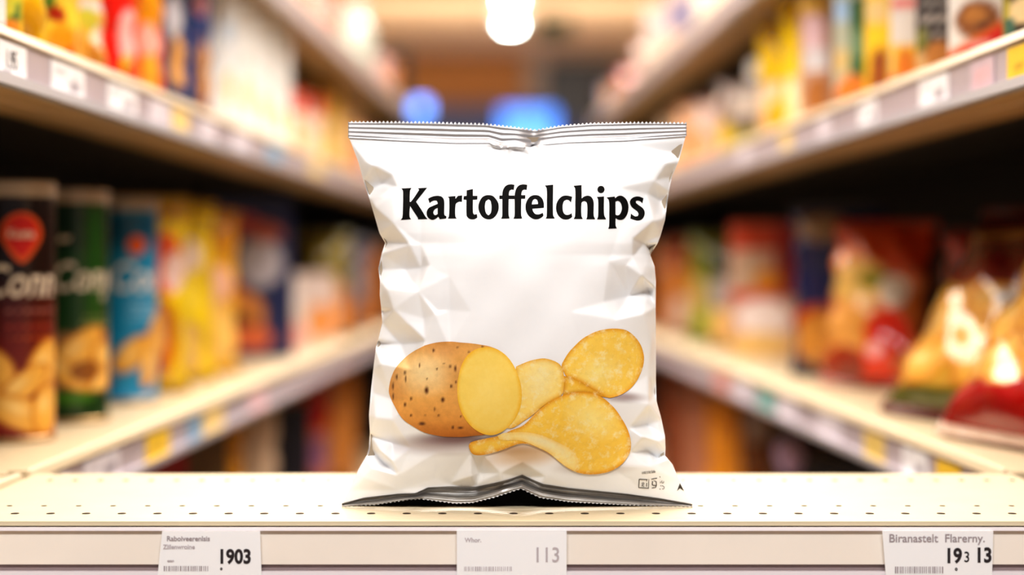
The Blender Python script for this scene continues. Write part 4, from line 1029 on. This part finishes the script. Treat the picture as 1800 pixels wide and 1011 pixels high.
row(-1, 'bottom', [
 (330, dict(h=.295, w=.16, t=.08), 'carton', [(150, 30, 20)], (110, 20, 14), 'carton', 'carton', 'dark red carton on the lowest left shelf', gBL),
 (400, dict(h=.29, w=.16, t=.08), 'carton', [(110, 80, 40)], (80, 60, 30), 'carton', 'carton', 'brown carton on the lowest left shelf beside the red one', gBL),
 (440, dict(h=.29, w=.16), 'pouch', [(206, 140, 30)], (140, 100, 30), 'snack_bag', 'bag', 'ochre bag on the lowest left shelf', gBL),
 (500, dict(h=.29, w=.16), 'pouch', [(214, 186, 160)], (150, 130, 110), 'snack_bag', 'bag', 'pale beige bag on the lowest left shelf', gBL),
 (545, dict(h=.26, w=.16), 'carton', [(30, 24, 34)], (20, 16, 20), 'carton', 'carton', 'black carton on the lowest left shelf', gBL),
 (590, dict(h=.29, w=.16), 'pouch', [(190, 110, 70), ('r', 0, .62, 1, 1, (170, 26, 20)), ('e', .5, .45, .5, .14, (150, 100, 130))], (120, 40, 30), 'snack_bag', 'bag', 'bag with a deep red top on the lowest left shelf', gBL),
 (640, dict(h=.295, w=.16), 'pouch', [(214, 140, 70), ('r', 0, .7, 1, 1, (196, 120, 40))], (150, 90, 40), 'snack_bag', 'bag', 'orange brown bag on the lowest left shelf by the white bag', gBL),
])
# ---- right lower shelf
def leaning(corner, w, t, h, yaw, lean, ops, sidec, label, name='snack_bag', sealc=None, crinkle=.006):
    th = math.radians(yaw)
    ob = make_pouch(name, w, t, h, ops, sidec, 1.0, 1, crinkle=crinkle, sealc=sealc)
    c = (corner[0] + w / 2 * math.cos(th), corner[1] + w / 2 * math.sin(th), CZ + SHELF_Z + .004)
    place(ob, c, th, -math.radians(lean)); tag(ob, label, 'bag', 'leaning bags on the lower right shelf')
    return ob
leaning((.432, 1.685), .25, .062, .27, -70, 33, [(190, 18, 12), ('r', -1, .25, 2, .78, (240, 176, 60), .12), ('d', .1, .17, (170, 12, 10)), ('r', -1, 0, 2, .13, (150, 10, 8)), ('chip', .28, .3, .2, .1, .3), ('chip', .62, .36, .24, .16, -.1), ('chip', .25, .5, .2, .12, .8), ('chip', .5, .62, .2, .1, .2), ('chip', .85, .5, .16, .14, .5), ('chip', .4, .22, .12, .05, 0), ('e', .25, .74, .12, .05, (110, 130, 30)), ('r', -1, .84, 2, 1, (214, 44, 14)), ('e', .85, .2, .2, .1, (214, 16, 20))], (140, 10, 8), 'glossy red bag with golden crisps at the right frame edge', sealc=(196, 170, 150))
leaning((.430, 1.925), .22, .062, .285, -63, 34, [(206, 160, 62), ('r', -1, .56, 2, 1, (96, 12, 12), .08), ('e', .5, .62, .4, .08, (126, 20, 20)), ('r', -1, 0, 2, .1, (86, 90, 30)), ('chip', .3, .4, .25, .12, .6), ('chip', .55, .3, .22, .12, -.4), ('chip', .3, .2, .22, .09, .2), ('chip', .75, .22, .22, .09, .4), ('chip', .6, .48, .22, .08, .1), ('e', .85, .4, .14, .07, (150, 140, 30)), ('e', .8, .5, .2, .05, (190, 180, 170)), ('r', -1, .78, 2, .82, (150, 110, 40))], (80, 10, 10), 'glossy maroon and gold bag leaning back behind the red bag')
leaning((.442, 2.36), .155, .055, .235, -38, 13, [(214, 120, 60), ('r', -1, .66, 2, 1, (198, 66, 16), .1), ('e', .2, .75, .22, .08, (244, 140, 60)), ('e', .35, .6, .32, .14, (240, 196, 110)), ('e', .5, .62, .16, .05, (150, 150, 60)), ('e', .72, .55, .14, .1, (240, 226, 210)), ('e', .3, .35, .3, .16, (226, 160, 80)), ('e', .7, .3, .22, .14, (222, 44, 16)), ('e', .6, .1, .2, .1, (246, 70, 30)), ('e', .25, .12, .25, .1, (150, 50, 20)), ('e', .6, .2, .08, .05, (250, 190, 190))], (150, 40, 10), 'orange bag with a white patch, standing upright past the maroon bag')
leaning((.555, 2.17), .14, .05, .215, -50, 6, [(120, 24, 12), ('r', -1, .8, 2, 1, (170, 40, 20)), ('e', .5, .4, .4, .2, (160, 90, 40))], (90, 16, 10), 'dark red bag in shadow behind the orange bag')
gRL = 'packs on the lower right shelf past the leaning bags'
row(1, 'low', [
 (1382, dict(h=.262, w=.15, e=.05, t=.06, full=True, yaw=24), 'pouch', [(24, 34, 80), ('e', .3, .52, .26, .16, (200, 186, 176)), ('d', 1.2, .62, (24, 34, 80)), ('e', .35, .86, .3, .08, (150, 120, 90)), ('e', .3, .34, .3, .08, (180, 70, 30)), ('e', .35, .22, .3, .16, (206, 140, 60)), ('r', 0, 0, .6, .06, (40, 44, 70)), ('e', .75, .36, .14, .06, (160, 24, 40))], (16, 20, 50), 'snack_bag', 'bag', 'navy bag with a pale name panel left of the orange bag', gRL),
 (1282, dict(h=.245, w=.125, e=.05, t=.07, full=True, yaw=20), 'carton', [(206, 160, 140), ('r', 0, .8, 1, 1, (206, 76, 40)), ('r', .68, .45, 1, 1, (150, 14, 10)), ('e', .3, .62, .25, .16, (196, 166, 140)), ('e', .55, .56, .2, .1, (216, 140, 30)), ('r', .0, .42, .7, .5, (206, 84, 60)), ('e', .5, .3, .4, .14, (250, 232, 228)), ('e', .45, .1, .5, .1, (232, 190, 120))], (120, 12, 8), 'carton', 'carton', 'red and white carton left of the navy bag', gRL),
 (1240, dict(h=.20, w=.12, e=.05, t=.06), 'pouch', [(176, 164, 160), ('r', 0, 0, 1, .4, (232, 186, 110)), ('r', 0, .7, 1, 1, (40, 50, 16))], (60, 70, 30), 'snack_bag', 'bag', 'dark green and beige bag behind the red and white carton', gRL),
 (1205, dict(h=.235, w=.12, e=.05, t=.06), 'pouch', [(150, 150, 60), ('r', 0, .6, 1, 1, (120, 126, 40)), ('e', .5, .4, .4, .2, (206, 176, 110)), ('r', .4, 0, .9, .3, (150, 176, 40))], (90, 100, 30), 'snack_bag', 'bag', 'olive bag near the right edge of the white bag', gRL),
 (1170, dict(h=.23, w=.13, e=.05), 'pouch', [(206, 130, 40), ('r', 0, .7, 1, 1, (150, 60, 20)), ('r', 0, 0, 1, .4, (214, 186, 170))], (140, 70, 20), 'snack_bag', 'bag', 'orange brown bag touching the right edge of the white bag in view', gRL),
 (1140, dict(h=.22, w=.13, e=.05), 'pouch', [(196, 120, 60)], (140, 70, 30), 'snack_bag', 'bag', 'rust coloured bag mostly hidden behind the right edge of the white bag', gRL),
])
gBR = 'packs on the shadowed lowest right shelf'
row(1, 'bottom', [
 (1420, dict(h=.26, w=.16, t=.08), 'carton', [(40, 30, 30)], (20, 14, 12), 'carton', 'carton', 'black carton on the lowest right shelf', gBR),
 (1350, dict(h=.27, w=.16, t=.08), 'pouch', [(60, 50, 60), ('e', .4, .85, .4, .1, (190, 160, 190))], (30, 26, 30), 'snack_bag', 'bag', 'dark bag with a lilac patch on the lowest right shelf', gBR),
 (1290, dict(h=.29, w=.16, t=.08), 'pouch', [(110, 60, 20), ('e', .5, .85, .4, .1, (160, 130, 110))], (70, 40, 20), 'snack_bag', 'bag', 'brown bag on the lowest right shelf', gBR),
 (1232, dict(h=.28, w=.16, t=.08), 'pouch', [(246, 160, 50)], (150, 90, 30), 'snack_bag', 'bag', 'orange bag on the lowest right shelf', gBR),
 (1190, dict(h=.295, w=.16), 'pouch', [(196, 130, 100)], (120, 70, 50), 'snack_bag', 'bag', 'dusty pink bag on the lowest right shelf', gBR),
 (1150, dict(h=.295, w=.16), 'pouch', [(150, 80, 50)], (100, 50, 30), 'snack_bag', 'bag', 'reddish brown bag on the lowest right shelf by the white bag', gBR),
])

# ---- price tags in the side rails
wt = [(250, 249, 252), ('r', .55, .25, .85, .55, (150, 140, 150), .1), ('l', .12, .7, .8, .88, 2, (190, 184, 190))]
pw = [(228, 220, 228), ('r', .55, .3, .85, .55, (190, 180, 190), .1)]
yl = [(246, 204, 60), ('r', .3, .3, .7, .5, (200, 160, 40), .1)]
cy = [(240, 210, 140)]; pk = [(236, 196, 200)]; bl = [(130, 170, 200)]; te = [(120, 176, 170)]; rd = [(222, 150, 140)]
def tags(side, level, arr, group):
    for (a, b, ops, lab) in arr:
        da, db = d_edge(side, a), d_edge(side, b)
        tag_at(side, LV[level], min(da, db), max(da, db), ops, lab, group)
tags(-1, 'up', [(-4, 44, [(250, 249, 252), ('l', .1, .72, .8, .9, 2, (170, 164, 170)), ('l', .1, .1, .55, .2, 1, (150, 140, 150))], 'white price tag reading 1.95 at the left frame edge'),
 (88, 146, wt, 'white tag under the yellow bags, second along the upper left rail'), (188, 238, wt, 'white tag under the red bag on the upper left rail'),
 (262, 298, pw, 'white tag under the red and orange bag, left of the yellow tag'), (301, 330, cy, 'yellowish tag on the upper left rail under the navy bags'),
 (352, 376, pw, 'pale tag just right of the yellowish tag on the upper left rail'), (410, 436, pw, 'pale tag under the white cartons on the upper left rail'), (470, 494, bl, 'bluish tag under the last white carton on the upper left rail'), (545, 566, cy, 'cream tag far down the upper left rail')], 'tags on the upper left rail')
tags(-1, 'low', [(58, 118, [(232, 224, 230), ('r', .1, .6, .3, .75, (230, 120, 110), .1), ('r', .7, .2, .85, .35, (130, 120, 130), .1)], 'pale tag with a small red mark, nearest on the lower left rail'),
 (146, 208, [(232, 226, 232), ('r', .55, .3, .9, .6, (150, 140, 150), .1), ('l', .1, .7, .8, .9, 2, (190, 184, 190))], 'white tag left of the yellow tag on the lower left rail'), (256, 297, yl, 'bright yellow tag on the lower left rail'),
 (330, 352, bl, 'small blue tag on the lower left rail'), (356, 392, cy, 'pale yellow tag beside the blue tag on the lower left rail'), (440, 466, pk, 'pinkish tag far down the lower left rail')], 'tags on the lower left rail')
tags(1, 'up', [(1773, 1815, yl, 'yellow tag at the right frame edge on the upper right rail'), (1708, 1750, [(206, 186, 196), ('r', .2, .2, .8, .7, (226, 180, 186), .2)], 'pinkish tag left of the yellow tag on the upper right rail'),
 (1618, 1668, wt, 'white tag under the black carton on the upper right rail'), (1512, 1542, wt, 'white tag under the green carton on the upper right rail'), (1440, 1460, pw, 'pale tag under the pinkish tan carton on the upper right rail'), (1374, 1392, cy, 'cream tag under the yellow pouches on the upper right rail'), (1300, 1318, pw, 'pale tag far down the upper right rail')], 'tags on the upper right rail')
tags(1, 'low', [(1648, 1690, yl, 'bright yellow tag below the red bag on the lower right rail'), (1588, 1632, wt, 'white tag between two yellow tags on the lower right rail'), (1520, 1556, cy + [('r', .1, .1, .9, .9, (226, 196, 110), .2)], 'dull yellow tag on the lower right rail below the maroon bag'),
 (1440, 1480, pw, 'pale tag below the orange bag on the lower right rail'), (1370, 1400, pw, 'pale tag below the navy bag on the lower right rail'), (1332, 1362, te, 'teal tag on the lower right rail'), (1292, 1318, pw, 'pale tag left of the teal tag on the lower right rail'), (1256, 1282, rd, 'reddish tag far down the lower right rail')], 'tags on the lower right rail')
# the readable number on the nearest upper left tag
for o in list(COL.objects):
    if o.get('label', '').startswith('white price tag reading 1.95'):
        t = text_mesh('price_number', '1.95', .021, M['ink'], o, (0, 0, 0), bold=.0001, xs=.8)
        d1 = d_edge(-1, 6)
        for v in t.data.vertices:
            q = SP(-1, d1 + v.co.x * 1.0, -.0017, LV['up'] - .031 + v.co.z); v.co = q

# ================================================================== LIGHT AND CAMERA
def area(name, loc, target, sx, sy, power, color=(1, .95, .88), spread=180):
    l = bpy.data.lights.new(name, 'AREA'); l.shape = 'RECTANGLE'; l.size = sx; l.size_y = sy; l.energy = power; l.color = color
    l.spread = math.radians(spread)
    o = bpy.data.objects.new(name, l); COL.objects.link(o); o.location = loc
    o.rotation_euler = (Vector(target) - Vector(loc)).to_track_quat('-Z', 'Y').to_euler()
    return o
area('ceiling_tube_front', (0, -.45, 2.85), (0, 1.2, 1.25), 1.5, .4, 48, (.96, .985, 1))
area('ceiling_tube_over', (0, 1.35, 2.92), (0, 1.6, 0), 1.5, .7, 26, (1, .95, .88))
area('ceiling_tube_aisle', (0, 2.75, 2.92), (0, 2.75, 0), 2.4, 1.8, 120, (1, .93, .84))
area('ceiling_tube_far', (0, 5.4, 2.9), (0, 5.4, 0), .3, 2.4, 80, (1, .93, .84))
area('ceiling_tube_hall', (0, 10.0, 2.4), (0, 12.5, 2.2), 3.0, .3, 60, (1, .9, .78))
w = bpy.data.worlds.new('World'); SC.world = w; w.use_nodes = True
w.node_tree.nodes['Background'].inputs['Color'].default_value = (.97, .98, 1.0, 1)
w.node_tree.nodes['Background'].inputs['Strength'].default_value = 0.2

cam = bpy.data.cameras.new('camera'); co = bpy.data.objects.new('camera', cam); COL.objects.link(co)
co.location = (0, 0, CZ); co.rotation_euler = (math.radians(90), 0, 0)
cam.sensor_width = 36; cam.lens = F / 1800 * 36
cam.shift_x = (900 - VX) / 1800; cam.shift_y = -(505.5 - VY) / 1800
cam.dof.use_dof = True; cam.dof.focus_distance = 1.183; cam.dof.aperture_fstop = 2.0
cam.clip_start = .05; cam.clip_end = 60
SC.camera = co
SC.view_settings.view_transform = 'Standard'
SC.view_settings.look = 'Medium High Contrast'
SC.view_settings.exposure = 0.0
